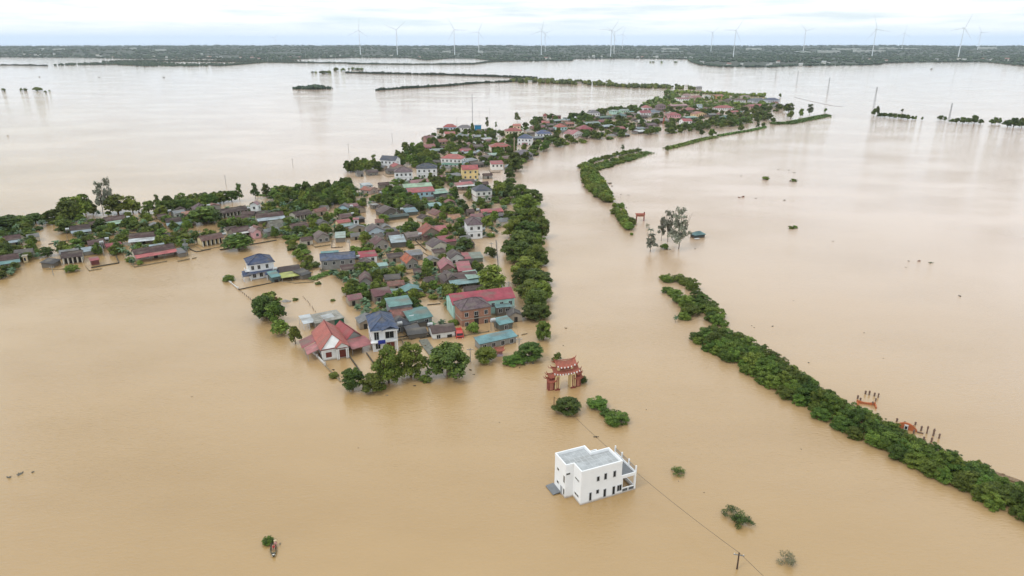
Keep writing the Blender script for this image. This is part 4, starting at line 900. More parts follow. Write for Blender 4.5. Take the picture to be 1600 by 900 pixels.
# ------------------------------------------------------------------ temple gate
GT = mat('gate_tile', lin('a05a48'), .6, .3, 2.0, rib=.5, ribs=(3,0), stain=.2); GC = mat('gate_cream', lin('dcc694'), .7, .1); GD = mat('gate_darkred', lin('80403a'), .6, .2); GW = mat('gate_white', (.75,.74,.72), .5, .05)
a = at(856.5, 610.2); b = at(905.5, 603.0); yaw = math.atan2((b-a).y, (b-a).x); W_ = (b-a).length
o = empty('temple_gate', a, yaw, label='red tiled temple gate with two stacked curved roofs standing in the water', cat='gate')
def curved_roof(name, x0, x1, y0, y1, z, rise, up, parent, m=GT):
    n = 12; V = []; F = []; ym = (y0+y1)/2
    for i in range(n+1):
        t = i/n; s = abs(2*t-1)**3*up; x = x0+(x1-x0)*t
        for (y, zz) in ((y0, z+s),(y0*.5+ym*.5, z+rise*.38+s),(ym, z+rise+s*.8),(y1*.5+ym*.5, z+rise*.38+s),(y1, z+s)): V.append((x, y, zz))
    polys = []
    for i in range(n):
        for j in range(4): polys.append([V[i*5+j], V[(i+1)*5+j], V[(i+1)*5+j+1], V[i*5+j+1]])
    r = MB().slab(polys, .16).build(name, m, parent)
    MB().tube((x0-.05,ym,z+rise+up*.8+.08),(x0+(x1-x0)*.14,ym,z+rise+up*.34+.08),.13).tube((x0+(x1-x0)*.14,ym,z+rise+up*.3+.08),(x1-(x1-x0)*.14,ym,z+rise+up*.3+.08),.13).tube((x1-(x1-x0)*.14,ym,z+rise+up*.34+.08),(x1+.05,ym,z+rise+up*.8+.08),.13).build('ridge', m, r)
    for sx in (x0, x1):
        dx = -.35 if sx == x0 else .35
        MB().tube((sx,y0,z+up-.05),(sx+dx,y0-.1,z+up+.5),.11,.03).tube((sx,y1,z+up-.05),(sx+dx,y1+.1,z+up+.5),.11,.03).tube((sx,ym,z+rise+up*.8),(sx+dx,ym,z+rise+up*.8+.7),.15,.04).build('finial', m, r)
    return r
k = W_/8.75
for x0, x1 in ((1.75*k,3.0*k),(6.1*k,7.35*k)):
    p = MB().box(x0,-.6,-1.5,x1,1.6,4.1).build('pier', GC, o)
    MB().box(x0+.3,-.66,.5,x1-.3,-.6,3.7).build('inscription_panel', GD, p); MB().box(x0-.08,-.72,-1,x1+.08,-.5,.45).build('plinth', GD, p)
    MB().box(x0+.52,-.70,.7,x0+.60,-.66,3.5).box(x1-.60,-.70,.7,x1-.52,-.66,3.5).build('panel_frame', GC, p)
MB().box(1.75*k,-.5,4.1,7.35*k,1.5,4.75).build('lintel', GC, o); MB().box(3.2*k,-.56,4.2,5.9*k,-.5,4.65).build('name_board', GD, o)
curved_roof('lower_roof', 1.0*k, 8.1*k, -1.5, 2.5, 4.75, 1.15, .55, o)
MB().box(2.4*k,-.2,5.0,6.7*k,1.2,6.5).build('upper_wall', GC, o); MB().box(3.1*k,-.26,5.5,6.0*k,-.2,6.25).build('name_board', GD, o)
curved_roof('upper_roof', 1.7*k, 7.4*k, -1.1, 2.1, 6.5, 1.25, .6, o)
lm = MB().tube((0,0,-.16),(0,0,.16),.17,n=10).mesh('lantern', GW)
for i in range(10): link('lantern', lm, o, ((1.2+i*.76)*k, -1.45, 4.72+.5*abs(2*i/9-1)**3))
for i in range(6): link('lantern', lm, o, ((2.2+i*.92)*k, -1.05, 6.45+.5*abs(2*i/5-1)**3))
for s in (0, 1):
    x0, x1 = ((0,1.6*k),(7.5*k,W_+.2))[s]
    wg = MB().box(x0,-.2,-1.5,x1,1.2,3.0).build('side_wing', GD, o)
    MB().box(x0+.35,-.26,.2,x1-.35,-.2,2.4).build('wing_panel', mat('gate_dusty', lin('a8705c'), .7, .2), wg)
    curved_roof('wing_roof', x0-.45, x1+.35, -.8, 1.8, 2.55, .8, .35, o)
    curved_roof('wing_roof', x0-.15+s*.2, x1+.1, -.5, 1.5, 3.75, .7, .35, o)
    MB().box(x0+.3,0,3.0,x1-.2,1.0,3.9).build('wing_wall', GD, o)
HOUSES.append(('temple gate', at(882,602)+Vector((0,1,0)), 5, 2, yaw)); LANDMARKS.append(('red temple gate', at(882,604), 5))
# second, smaller lintel gate far across the water
a = at(993.5, 345.5); o = empty('submerged_gate', a, 0, label='small red lintel gate with a dark post beside the eucalyptus trees', cat='gate')
k_ = 1/ppm(a)
MB().box(0,0,2.3,4.2,.9,3.5).build('lintel', mat('gate_dusty', lin('a8705c')), o); MB().slab([[(-.3,-.4,3.5),(4.5,-.4,3.5),(4.5,.5,4.0),(-.3,.5,4.0)],[(-.3,.5,4.0),(4.5,.5,4.0),(4.5,1.4,3.5),(-.3,1.4,3.5)]], .12).build('roof', GT, o)
for x in (.3, 4.1): MB().box(x-.25,.2,-1,x+.25,.7,2.3 if x < 1 else 4.6).build('pillar', GD, o)
# ------------------------------------------------------------------ teal hut far right of the eucalyptus
a, w, yaw = frame_from(1085.5, 368, 1103.5, 366, 1.7)
o = empty('hut', a, yaw, label='small teal roofed hut with posts beside it, far across the channel', cat='hut')
P = roof_polys('hip', 0, w, 0, 4.2, 1.7, 1.3); MB().slab(P, .14).build('roof', hexmat('4f7f82','metal'), o); MB().box(.4,.4,-1,w-.4,3.8,1.6).build('wall', hexmat('3c4446','wall'), o)
MB().box(-.2,-1.2,.2,2.2,.1,.35).build('landing', FRAME, o)
for i, x in enumerate((1079.5, 1082.5, 1086)): q = MB().tube((0,0,-1),(0,0,1.9-.2*i),.16,.13,6).build('mooring_post', TIMBER, None, at(x, 372)); tag(q, 'dark post beside the teal hut, %s from the left' % ORD[i], 'post', 'posts beside the teal hut')
# ------------------------------------------------------------------ shrine
o = empty('shrine', at(780.5, 555.5), R(12), label='small pink shrine standing in the water below the long teal shed', cat='shrine')
PKM = mat('pink_wash', lin('c08a7c'), .8, .2)
MB().box(-.9,-.7,-1,.9,.7,.5).build('base', mat('lilac_wash', lin('b0a0ac'), .8, .15), o)
for x in (-.7,.7): MB().box(x-.1,-.5,.5,x+.1,-.3,1.7).build('pillar', PKM, o)
MB().box(-.8,.1,.5,.8,.6,1.7).build('back_wall', PKM, o); curved_roof('roof', -1.25, 1.25, -.9, .9, 1.7, .7, .3, o, GT)
# ------------------------------------------------------------------ red truck up to its bonnet in water
o = empty('truck', at(718, 526.5), R(12), label='red truck flooded up to its bonnet beside the brick house', cat='truck')
TR = mat('red_paint', (.50,.045,.035), .35, .15, 1, spec=.5)
v = [(-1.15,-1.2,-.8),(1.15,-1.2,-.8),(1.15,1.3,-.8),(-1.15,1.3,-.8),(-1.15,-1.2,.75),(1.15,-1.2,.75),(1.15,1.3,.75),(-1.15,1.3,.75),(-1.02,-.75,1.65),(1.02,-.75,1.65),(1.02,1.25,1.75),(-1.02,1.25,1.75)]
MB().add(v, [(0,3,2,1),(0,1,5,4),(1,2,6,5),(2,3,7,6),(3,0,4,7),(4,5,9,8),(5,6,10,9),(6,7,11,10),(7,4,8,11),(8,9,10,11)]).build('cab', TR, o)
MB().box(-1.2,1.45,-.8,1.2,6.0,.55).box(-1.25,1.45,.55,-1.15,6.0,.95).box(1.15,1.45,.55,1.25,6.0,.95).box(-1.2,1.4,.55,1.2,1.5,1.3).build('cargo_bed', TR, o)
MB().add([(-.95,-1.135,.88),(.95,-1.135,.88),(.9,-.83,1.55),(-.9,-.83,1.55)],[(0,1,2,3)]).build('windscreen', GLASS, o)
for x in (-1.08,1.08): MB().box(x-.09,-.5,.85,x+.09,.6,1.4).build('side_window', GLASS, o); MB().box(x*1.18-.06,-1.15,.9,x*1.18+.06,-1.0,1.25).build('mirror', DARK, o)
MB().box(-.9,-1.24,.3,.9,-1.2,.5).build('grille', DARK, o)
for x in (-.8,.8): MB().tube((x,-1.25,.05),(x,-1.18,.05),.16,n=10).build('headlight', FRAME, o)
HOUSES.append(('truck', at(718,524), 2, 3, 0))
# ------------------------------------------------------------------ sampan with two people
a, b = at(427.6, 868.5), at(427.0, 850.5); v = b-a; L_ = max(4.2, v.length)
o = empty('sampan', (a+b)/2, math.atan2(v.y, v.x)-math.pi/2, label='narrow wooden sampan carrying two people beside a lone bush', cat='boat')
S = []; n = 12
for i in range(n+1):
    t = i/n; y = (t-.5)*L_; wd = .58*(math.sin(math.pi*min(.97,max(.03,t))))**.6; z = .18+.28*abs(2*t-1)**2.4
    S.append([(-wd,y,z+.12),(-wd*.7,y,z-.28),(wd*.7,y,z-.28),(wd,y,z+.12)])
mb = MB(); vs = [p for s_ in S for p in s_]; ins = [(x*.86,y,z+(.03 if k%4 in (0,3) else .08)) for k,(x,y,z) in enumerate(vs)]; m_ = len(vs); fs = []
for i in range(n):
    for j in range(3): fs.append((4*i+j,4*i+4+j,4*i+5+j,4*i+1+j)); fs.append((m_+4*i+j+1,m_+4*i+5+j,m_+4*i+4+j,m_+4*i+j))
    fs.append((4*i,m_+4*i,m_+4*i+4,4*i+4)); fs.append((4*i+7,m_+4*i+7,m_+4*i+3,4*i+3))
fs += [(0,1,2,3),(4*n+3,4*n+2,4*n+1,4*n),(m_+3,m_+2,m_+1,m_),(m_+4*n,m_+4*n+1,m_+4*n+2,m_+4*n+3)]
mb.add(vs+ins, fs).build('hull', mat('boat_wood', (.12,.11,.07), .7, .3, 3), o)
for y in (-1.0,.2,1.2): MB().box(-.44,y-.12,.2,.44,y+.12,.25).build('thwart', mat('boat_wood', (.12,.11,.07)), o)
MB().box(-.3,-1.75,.08,.3,-1.45,.32).build('cargo', mat('white_sack', (.7,.68,.62), .8, .1), o)
def person(label, loc, rz, shirt, pants, hat, paddle=True):
    """seated figure grown from a skeleton with a skin"""
    V = [(0,0,0),(0,.02,.18),(0,.03,.36),(0,.01,.48),(0,0,.56),(0,-.01,.66),(0,-.01,.76)]
    Rd = [.15,.13,.15,.12,.055,.085,.07]; E_ = [(i,i+1) for i in range(6)]
    def limb(frm, pts, rr):
        p = frm
        for q, r_ in zip(pts, rr): V.append(q); Rd.append(r_); E_.append((p, len(V)-1)); p = len(V)-1
    for s_ in (-1,1):
        limb(0, [(s_*.10,-.04,-.01),(s_*.15,-.42,.10),(s_*.14,-.50,-.22),(s_*.14,-.62,-.27)], (.09,.07,.05,.04))
        limb(3, [(s_*.19,0,.47),(s_*.26,-.12,.24),(s_*.16,-.36,.18),(s_*.13,-.43,.18)], (.065,.048,.036,.03))
    me = bpy.data.meshes.new('person'); me.from_pydata(V, E_, []); me.materials.append(pants)
    p = link('person', me, None, loc, rz); p.scale = (1.05,)*3
    sk = p.modifiers.new('skin', 'SKIN'); me_s = me.skin_vertices
    if not me_s: 
        bpy.context.view_layer.update(); 
    if me.skin_vertices:
        for i, r_ in enumerate(Rd): me.skin_vertices[0].data[i].radius = (r_, r_*.85)
        me.skin_vertices[0].data[0].use_root = True
    ss = p.modifiers.new('smooth', 'SUBSURF'); ss.levels = ss.render_levels = 2
    # shirt or life vest over the torso
    J = MB(); rings = [(.03,.19,.15),(.2,.185,.15),(.38,.2,.16),(.5,.16,.13)]; nn = 12; vv = []
    for z, rx, ry in rings: vv += [(rx*math.cos(2*math.pi*i/nn), .02+ry*math.sin(2*math.pi*i/nn), z) for i in range(nn)]
    J.add(vv, [(r_*nn+i, r_*nn+(i+1)%nn, (r_+1)*nn+(i+1)%nn, (r_+1)*nn+i) for r_ in range(3) for i in range(nn)]+[tuple(range(3*nn,4*nn))]); J.build('vest', shirt, p)
    MB().tube((0,-.01,.74),(0,-.01,.92),.27 if hat else .10,.02,14).build('hat' if hat else 'hair', mat('straw', (.55,.45,.28), .8, .15) if hat else mat('black_hair', (.012,.01,.009), .6, .2), p)
    tag(p, label, 'person'); return p
SKIN = mat('skin_tone', (.38,.22,.15), .6, .05)
REDV = mat('red_vest', (.52,.05,.06), .7, .1); PNK = mat('pink_shirt', (.72,.42,.42), .8, .1)
def onboat(x, y, z): return o.matrix_basis @ Vector((x, y, z))
bpy.context.view_layer.update()
rz = o.rotation_euler.z
person('person in a red vest sitting in the middle of the sampan', o.location+Vector((0,.25,.30)), rz, REDV, SKIN, False)
person('person in a pink shirt and straw hat paddling at the bow of the sampan', o.location+Vector((0.02,1.2,.30)), rz, PNK, SKIN, True)
pd = MB().tube((0,0,0),(0.0,-1.5,.75),.02,n=6).box(-.07,-.12,-.02,.07,.35,.02).build('paddle', mat('boat_wood', (.12,.11,.07)), None, o.location+Vector((.72,1.45,.06)), .3); tag(pd, 'wooden paddle dipped beside the sampan', 'paddle')
# ------------------------------------------------------------------ poles, mast, pylons, wires
CP_ = mat('concrete_pole', (.30,.29,.27), .9, .15); ST = mat('weathered_steel', (.22,.23,.24), .6, .15, metal=.2); WIRE = mat('wire_black', (.05,.045,.04), .6, .1)
def pole(x, y, hpx, label, arm=True, group='utility poles standing in the flood', r=.13, m=None):
    p = at(x, y); h = hpx/ppm(p)/math.cos(dep(p)); o = empty('utility_pole', p, pr.uniform(-.3,.3), label=label, cat='pole', group=group)
    MB().tube((0,0,-1.2),(0,0,h),r*1.15,r*.8,8).build('shaft', m or CP_, o)
    if arm:
        MB().box(-.9,-.06,h-.55,.9,.06,h-.43).build('crossarm', ST, o)
        for xx in (-.75,0,.75): MB().tube((xx,0,h-.43),(xx,0,h-.22),.05,n=6).build('insulator', GW, o)
    return p, h
pole(1151.5, 889, 24, 'dark wooden pole rising from the water at the bottom of the photo', r=.14, m=TIMBER)
pole(865.5, 637, 17, 'short brown pole left of the round bush below the temple gate', False, r=.12, m=mat('brown_post', (.2,.12,.06), .9, .2))
for x,y,hp,lab in ((315,382,22,'pole in front of the cream walled house on the bay'),(423,366,20,'pole at the end of the long bay wall'),(83.5,430,14,'pole in the open water below the west hamlet'),
  (163,400,22,'pole beside the red box shed'),(353.5,291,17,'pole standing in the lake behind the western trees'),(458,262,14,'pole in the lake above the northern tree row'),(545,239,14,'pole in the lake left of the lake edge house'),
  (613,220,11,'pole in the lake near the north shore cluster'),(714,197,12,'pole behind the grey hip roofed north shore house'),(749,183,9,'thin pole in the lake right of the tall mast'),(765,180,11,'double pole in the lake far right of the tall mast'),
  (811,558,30,'pole at the right end of the long teal shed'),(802,503,26,'pole by the small teal shed on the bank road'),(795,462,22,'pole behind the crimson hall on the bank road'),(768,401,22,'pole beside the bank road wall'),
  (735,612-46,22,'pole at the water right of the big front tree'),(620,341,16,'pole in the central flooded yard'),(628,382,16,'pole at the diagonal lane'),(700,318,16,'pole on the northern lane'),(997,160,16,'pole in the lake beyond the spit village'),
  (584,386,18,'pole near the maroon gabled house'),(547,395,18,'pole at the lane right of the carport')):
    pole(x, y, hp, lab)
p = at(292,399); o = empty('lattice_pole', p, .3, label='tall grey lattice power pole beside the long red awning house', cat='pole')
def lattice(o, h, w0, w1, m, name='lattice', n=8, r=.05):
    mb = MB()
    for i in range(n):
        z0, z1 = h*i/n, h*(i+1)/n; a_, b_ = w0+(w1-w0)*i/n, w0+(w1-w0)*(i+1)/n
        C0 = [(-a_,-a_),(a_,-a_),(a_,a_),(-a_,a_)]; C1 = [(-b_,-b_),(b_,-b_),(b_,b_),(-b_,b_)]
        for j in range(4):
            k2 = (j+1)%4; mb.tube((*C0[j],z0),(*C1[j],z1),r*1.5,n=4); mb.tube((*C0[j],z0),(*C1[k2],z1),r,n=4); mb.tube((*C0[k2],z0),(*C1[j],z1),r,n=4)
    mb.build(name, m, o)
lattice(o, 27/ppm(p), .45, .2, ST, n=7); MB().box(-1.2,-.08,27/ppm(p)-.6,1.2,.08,27/ppm(p)-.4).box(-1.0,-.5,27/ppm(p)-3,1.0,.5,27/ppm(p)-2.2).build('crossarm', ST, o)
p = at(738.5, 200); o = empty('mast', p, 0, label='very tall thin mast beside the blue container block', cat='mast'); hm_ = 50/ppm(p)/math.cos(dep(p))
lattice(o, hm_, .32, .22, ST, n=16, r=.07); MB().tube((0,0,hm_),(0,0,hm_+2),.06).build('antenna', ST, o)
p = at(1037, 194); o = empty('mast', p, 0, label='red and white lattice mast in the spit village', cat='mast'); lattice(o, 7.5, .9, .6, mat('mast_red', (.42,.10,.06), .6, .2), n=3, r=.12)
o2 = MB()
for i in range(3): o2.box(-.75,-.75,7.5+i*2.2,.75,.75,7.8+i*2.2)
o2.build('platform', GW, o); q = empty('upper', (0,0,0)); bpy.data.objects.remove(q); MB().tube((0,0,7.5),(0,0,15),.3,.15).build('upper_mast', mat('mast_red', (.42,.10,.06)), o)
p = at(803.5, 247); o = empty('mast', p, 0, label='rusty concrete mast at the river bend', cat='mast'); MB().tube((0,0,-1),(0,0,32/ppm(p)),.5,.35,8).build('shaft', mat('rusty_concrete', (.36,.27,.2), .9, .2), o)
MB().box(-1.2,-.15,32/ppm(p)-1.6,1.2,.15,32/ppm(p)-1.2).build('crossarm', ST, o)
STP = mat('pale_steel', (.34,.35,.36), .6, .1); PY = []
for i, (x, y, hp) in enumerate(((1482,190,28),(1365,169,32),(1293,146,24),(1245,130,18),(1212,120,14),(1190,113,9))):
    p = at(x, y); h = hp/ppm(p)/math.cos(dep(p)); o = empty('pylon', p, .5, label='thin grey power pylon in the right-hand lake, %s of the line from the near end' % ORD[i], cat='pylon', group='power pylons crossing the flooded lake')
    lattice(o, h, h*.04, h*.014, STP, n=7, r=.06); z = h*.86; m_ = MB()
    for zz in (h*.80,h*.90): m_.tube((-h*.10,0,zz),(h*.10,0,zz),.12,n=4).tube((-h*.10,0,zz),(0,0,zz+h*.06),.08,n=4).tube((h*.10,0,zz),(0,0,zz+h*.06),.08,n=4)
    m_.build('crossarm', STP, o); PY.append((p, h))
def wire(name, label, A, B, sag, r=.035, n=14):
    mb = MB(); P = [A.lerp(B, i/n)-Vector((0,0,sag*4*(i/n)*(1-i/n))) for i in range(n+1)]
    for a_, b_ in zip(P, P[1:]): mb.tube(a_, b_, r, n=4)
    return tag(mb.build(name, WIRE), label, 'wire')
pt = at(1151.5,889); h1 = 24/ppm(pt)/math.cos(dep(pt)); A1 = pt+Vector((0,0,h1))
q0 = at(865.5,637); A0 = q0+Vector((0,0,17/ppm(q0)/math.cos(dep(q0))))
POLES = {}
for (x0,y0,h0),(x1,y1,h1_) in (((811,558,30),(802,503,26)),((802,503,26),(795,462,22)),((795,462,22),(768,401,22)),((768,401,22),(628,382,16)),((700,318,16),(620,341,16)),((584,386,18),(547,395,18)),((547,395,18),(423,366,20)),((423,366,20),(315,382,22)),((315,382,22),(163,400,22))):
    p0, p1 = at(x0,y0), at(x1,y1); e0 = 0.3
    wire('power_wire', 'thin overhead wire %s' % {811:'beside the long teal shed',802:'by the small teal shed on the bank road',795:'behind the crimson hall',768:'crossing the village centre',700:'over the northern lane',584:'near the maroon gabled house',547:'from the carport towards the bay',423:'along the bay wall',315:'from the cream walled house to the red box shed'}[x0],
         p0+Vector((0,0,h0/ppm(p0)/math.cos(dep(p0))-e0)), p1+Vector((0,0,h1_/ppm(p1)/math.cos(dep(p1))-e0)), .7, .022)
A2 = A1+(A1-A0)*.9; A2.z = A1.z
wire('power_wire', 'dark power wire sagging from the temple gate pole past the white cubic house', A0, A1, 1.5, .03)
wire('power_wire', 'dark power wire leaving the foreground pole out of the picture', A1, A2, 1.4, .03)
# ------------------------------------------------------------------ half submerged cemetery
TERRA = mat('terracotta_wall', lin('b0643c'), .8, .25, 1.5, stain=.3); PIL = mat('tomb_pillar', lin('7a6458'), .85, .3, 2)
def pillar(x, y, hpx, label, group):
    p = at(x, y); h = hpx/ppm(p)/math.cos(dep(p)); mb = MB().box(-.15,-.15,-1,.15,.15,h*.72).box(-.22,-.22,h*.72,.22,.22,h*.78); mb.tube((0,0,h*.78),(0,0,h*.9),.15,.18,8).tube((0,0,h*.9),(0,0,h),.18,.05,8)
    tag(mb.build('tomb_pillar', PIL, None, p, pr.uniform(0,1)), label, 'pillar', group)
G_ = (('pillars of the upper drowned tomb', 'beside the upper orange tomb', ((1340,623,6),(1352,616,6),(1358,617,7),(1366,619,6),(1372,621,7),(1344,627,6),(1363,633,6),(1368,627,5))),
      ('pillars of the middle drowned tomb', 'right of the orange arched tomb', ((1401,659,6),(1413,664,6),(1426,670,6),(1427,679,8),(1439,673,8),(1448,677,12),(1458,681,12),(1467,685,8),(1455,691,8),(1430,664,5),(1443,688,6))),
      ('pillars of the right drowned tomb', 'by the mud mound behind the hedge', ((1549,754,8),(1557,759,9),(1563,762,6),(1581,770,8),(1593,778,9),(1541,754,5))))
for grp, where, L3 in G_:
    for i, (x, y, hp) in enumerate(sorted(L3)): pillar(x, y, hp, 'grey-brown tomb pillar %s, %s from the left' % (where, ORD[i]), grp)
def tomb(name, label, x, y, w, hh, rz, arch=True):
    o = empty(name, at(x, y), rz, label=label, cat='tomb'); n = 12; V = []; F = []
    for s_ in (0, .35):
        for i in range(n+1):
            t = i/n*2-1; V.append((t*w/2, s_, -.8)); V.append((t*w/2, s_, hh*(1-.75*t*t) if arch else hh*(.55+.45*abs(t)**2)))
    m_ = 2*(n+1)
    for i in range(n): F += [(2*i,2*i+2,2*i+3,2*i+1),(m_+2*i+1,m_+2*i+3,m_+2*i+2,m_+2*i),(2*i+1,2*i+3,m_+2*i+3,m_+2*i+1)]
    F += [(0,1,m_+1,m_),(2*n,m_+2*n,m_+2*n+1,2*n+1)]
    MB().add(V, F).build('back_wall', TERRA, o); return o
o = tomb('tomb', 'low orange tomb wall behind the hedge, the upper of two', 1353, 632, 4.2, .9, R(-18), False)
MB().box(-2.2,-1.6,-.6,-1.9,0,.5).box(1.9,-1.6,-.6,2.2,0,.5).build('side_wall', TERRA, o)
o = tomb('tomb', 'orange arched tomb wall with a grey headstone behind the hedge', 1415, 671, 4.6, 1.7, R(-32))
MB().box(-.4,-.35,-.4,.4,-.05,1.3).build('headstone', FRAME, o); MB().box(-.25,-.39,.3,.25,-.35,1.0).build('plaque', GLASS, o)
MB().box(-3.8,-.2,-.6,-2.4,.0,.35).box(2.3,-.2,-.6,3.6,0,.3).build('side_wall', PIL, o)
q = MB().box(-.7,-.4,-.5,.7,.4,.35).box(-.5,-.3,.35,.5,.3,.5).build('tomb_slab', mat('blue_tile', lin('6f8db8'), .5, .1), None, at(1399,675), R(-30)); tag(q, 'pale blue tomb slab left of the orange arched tomb', 'tomb')
def mound(name, label, x, y, wpx, h, m, cat, kind=None):
    p = at(x, y); w = wpx/ppm(p); n = 14; g = random.Random(int(x)); V = [(0,0,h)]; F = []
    for r_ in (.35,.7,1.0):
        for i in range(n): a_ = 2*math.pi*i/n; q_ = r_*w/2*g.uniform(.8,1.2); V.append((math.cos(a_)*q_, math.sin(a_)*q_*.6, h*(1-r_)**.8*g.uniform(.6,1.3)-(.3 if r_ == 1 else 0)))
    for i in range(n): F.append((0,1+i,1+(i+1)%n)); 
    for r_ in range(2):
        for i in range(n): a_ = 1+r_*n+i; b_ = 1+r_*n+(i+1)%n; F.append((a_,a_+n,b_+n,b_))
    return tag(MB().add(V, F).build(name, m, None, p), label, cat, kind=kind)
mound('mud_mound', 'brown mound of mud and debris behind the right end of the hedge', 1564, 745, 20, .9, mat('mud_debris', (.22,.15,.09), .95, .5, 2.5), 'mound')
q = MB().box(-2.6,-.7,-.4,2.6,.7,.4).build('tilted_slab', mat('mud_debris', (.22,.15,.09)), None, at(1571,748)+Vector((0,0,.1)), R(-38)); q.rotation_euler.y = .06; tag(q, 'tilted brown slab lying on the mud mound', 'slab')
mound('gravel_heap', 'grey gravel heap at the edge of the front pond', 447, 471, 18, .7, mat('grey_gravel', (.28,.27,.25), .95, .3, 6), 'heap')
mound('brick_heap', 'dark red brick heap behind the pond trees', 431, 470, 12, 1.6, mat('dark_brick_heap', (.13,.05,.035), .95, .4, 4), 'heap')
SP_ = (('grey concrete stub', 780, 552), )
# ------------------------------------------------------------------ small floating and half drowned things
DEB = mat('dark_debris', (.06,.05,.035), .9, .4, 5); ORD_ = ORD
spots = [(1155,309,5,'reddish'),(1161,308,8,'reddish'),(1181,310,3,'dark'),(1226,313,4,'dark'),(1435,408,7,'reddish'),(1454,411,7,'green'),(1420,408,4,'grey'),(1302,377,3,'grey'),(1241,270,4,'dark'),(1233,266,3,'dark'),(1216,265,3,'dark'),(1235,283,5,'dark'),
         (1158,275,3,'grey'),(61,120,3,'dark'),(12,212,3,'dark'),(155,121,3,'dark'),(256,121,4,'dark'),(931,683,7,'dark'),(1207,510,5,'grey'),(1174,509,3,'dark'),(1178,512,3,'dark'),(1263,567,4,'grey'),(956,291,4,'dark'),(970,304,3,'dark'),
         (982,305,3,'dark'),(953,287,8,'grey'),(979,324,3,'dark'),(1047,390,4,'grey'),(1086,389,4,'grey'),(885,513,5,'dark'),(1252,702,3,'grey'),(1060,752,3,'grey'),(1455,108,5,'dark'),(15,746,10,'grey'),(32,741,12,'grey'),(52,738,7,'grey'),(839,552,5,'grey'),(833,568,6,'grey'),(762,532,5,'grey'),(1416,418,3,'grey'),(648,603,6,'dark'),(668,598,5,'grey'),(735,578,6,'dark'),(741,585,4,'grey'),(712,560,5,'dark'),(812,575,4,'dark'),(605,618,5,'grey'),(522,578,6,'dark'),(530,592,5,'grey'),(441,512,6,'dark'),(452,528,5,'grey'),(880,540,3,'dark'),(843,515,6,'dark'),(1010,640,3,'grey'),(780,660,3,'grey'),(1100,770,3,'dark'),(300,620,3,'grey'),(560,700,3,'dark'),(1350,520,3,'grey'),(1500,463,6,'grey'),(1380,560,3,'grey'),(1240,470,3,'grey')]
DM = {'reddish': mat('brown_debris', (.16,.07,.04), .9, .4, 5), 'dark': DEB, 'grey': mat('grey_debris', (.17,.16,.13), .9, .3, 5), 'green': mat('weed_debris', (.05,.07,.02), .9, .4, 5)}
for i, (x, y, wpx, c_) in enumerate(spots):
    p = at(x, y); w = wpx/ppm(p); g = random.Random(i); mb = MB()
    for j in range(9):
        a_ = g.uniform(0,6.28); q_ = g.uniform(0,.42)*w; x0, y0 = math.cos(a_)*q_, math.sin(a_)*q_*.7; s_ = w*g.uniform(.07,.16)
        mb.tube((x0,y0,-.1),(x0+g.uniform(-.3,.3)*w,y0+g.uniform(-.2,.2)*w,w*g.uniform(.08,.28)),s_,s_*.4,5)
    where = ('far out on the left lake' if x < 300 and y < 230 else 'left of the foreground water' if x < 100 else 'in the right-hand lake' if x > 1100 and y < 450 else 'by the right hedge' if x > 1150 else 'near the curved bush bank' if y < 330 else 'in the channel' )
    tag(mb.build('floating_debris', DM[c_], None, p), '%s floating %s debris %s' % ('small' if wpx < 5 else 'wide', c_, where), 'debris', 'floating debris '+where)

# ------------------------------------------------------------------ far shore
def atw(px, py): p = at(px, py); return p
SHORE_PX = [(-400,91),(0,89.5),(60,90),(120,90),(200,92),(260,92.5),(330,92),(400,95),(430,95),(470,92),(560,90),(640,90.5),(665,94),(700,91.5),(740,91.5),(765,94),(800,96),(890,95),(897,92),(985,91.5),(1080,92.5),(1087,98),(1100,102),(1130,105),(1200,105.5),(1240,103.5),(1330,102.5),(1375,101.5),(1380,99),(1430,97.5),(1550,97.5),(1588,101),(1605,103),(2000,104)]
SH = [atw(*q) for q in SHORE_PX]
def shore_y(x, y_guess=4000):
    # shore given per bearing: solve along x/y ratio
    r = x/y_guess
    for a, b in zip(SH, SH[1:]):
        ra, rb = a.x/a.y, b.x/b.y
        if ra <= r <= rb: t = (r-ra)/(rb-ra) if rb > ra else 0; return 1/((1-t)/a.y+t/b.y)
    return SH[0].y if r < SH[0].x/SH[0].y else SH[-1].y
from mathutils import noise as mn
def terrain(x, y):
    s = shore_y(x, y); d = y-s
    if d < -60: return -6.0
    k = max(-1, min(1, d/60)); z = 1.6*k
    if d > 0: z += 4*min(1, d/400)+24*min(1, max(0, (y-4300)/2200))**1.1+15*min(1, max(0, (y-6300)/1800))
    z += mn.noise(Vector((x*.0016, y*.0016, 2)))*7*min(1, max(0, d/700))+mn.noise(Vector((x*.0006, y*.0009, 5)))*9*min(1, max(0, (y-5200)/1500))
    bx = atw(172, 84); z += 22*math.exp(-((x+2900)/480)**2-((y-5050)/420)**2)*(1 if d > 0 else 0)
    if y > 8300: z -= (y-8300)*.06
    return z
nx, ny = 240, 110; X = np.linspace(-9500, 9500, nx); V = []; F = []
YT = np.concatenate([np.linspace(2300, 4800, 62), np.linspace(4850, 9800, 48)]); ny = len(YT)
for j in range(ny):
    for i in range(nx): V.append((X[i], YT[j], terrain(X[i], YT[j])))
for j in range(ny-1):
    for i in range(nx-1): F.append((j*nx+i, j*nx+i+1, (j+1)*nx+i+1, (j+1)*nx+i))
LANDM = mat('wooded_ground', (.052,.066,.052), .95, .6, .006)
tl = MB().add(V, F).build('far_land', LANDM); tl['kind'] = 'structure'
for p_ in tl.data.polygons: p_.use_smooth = True
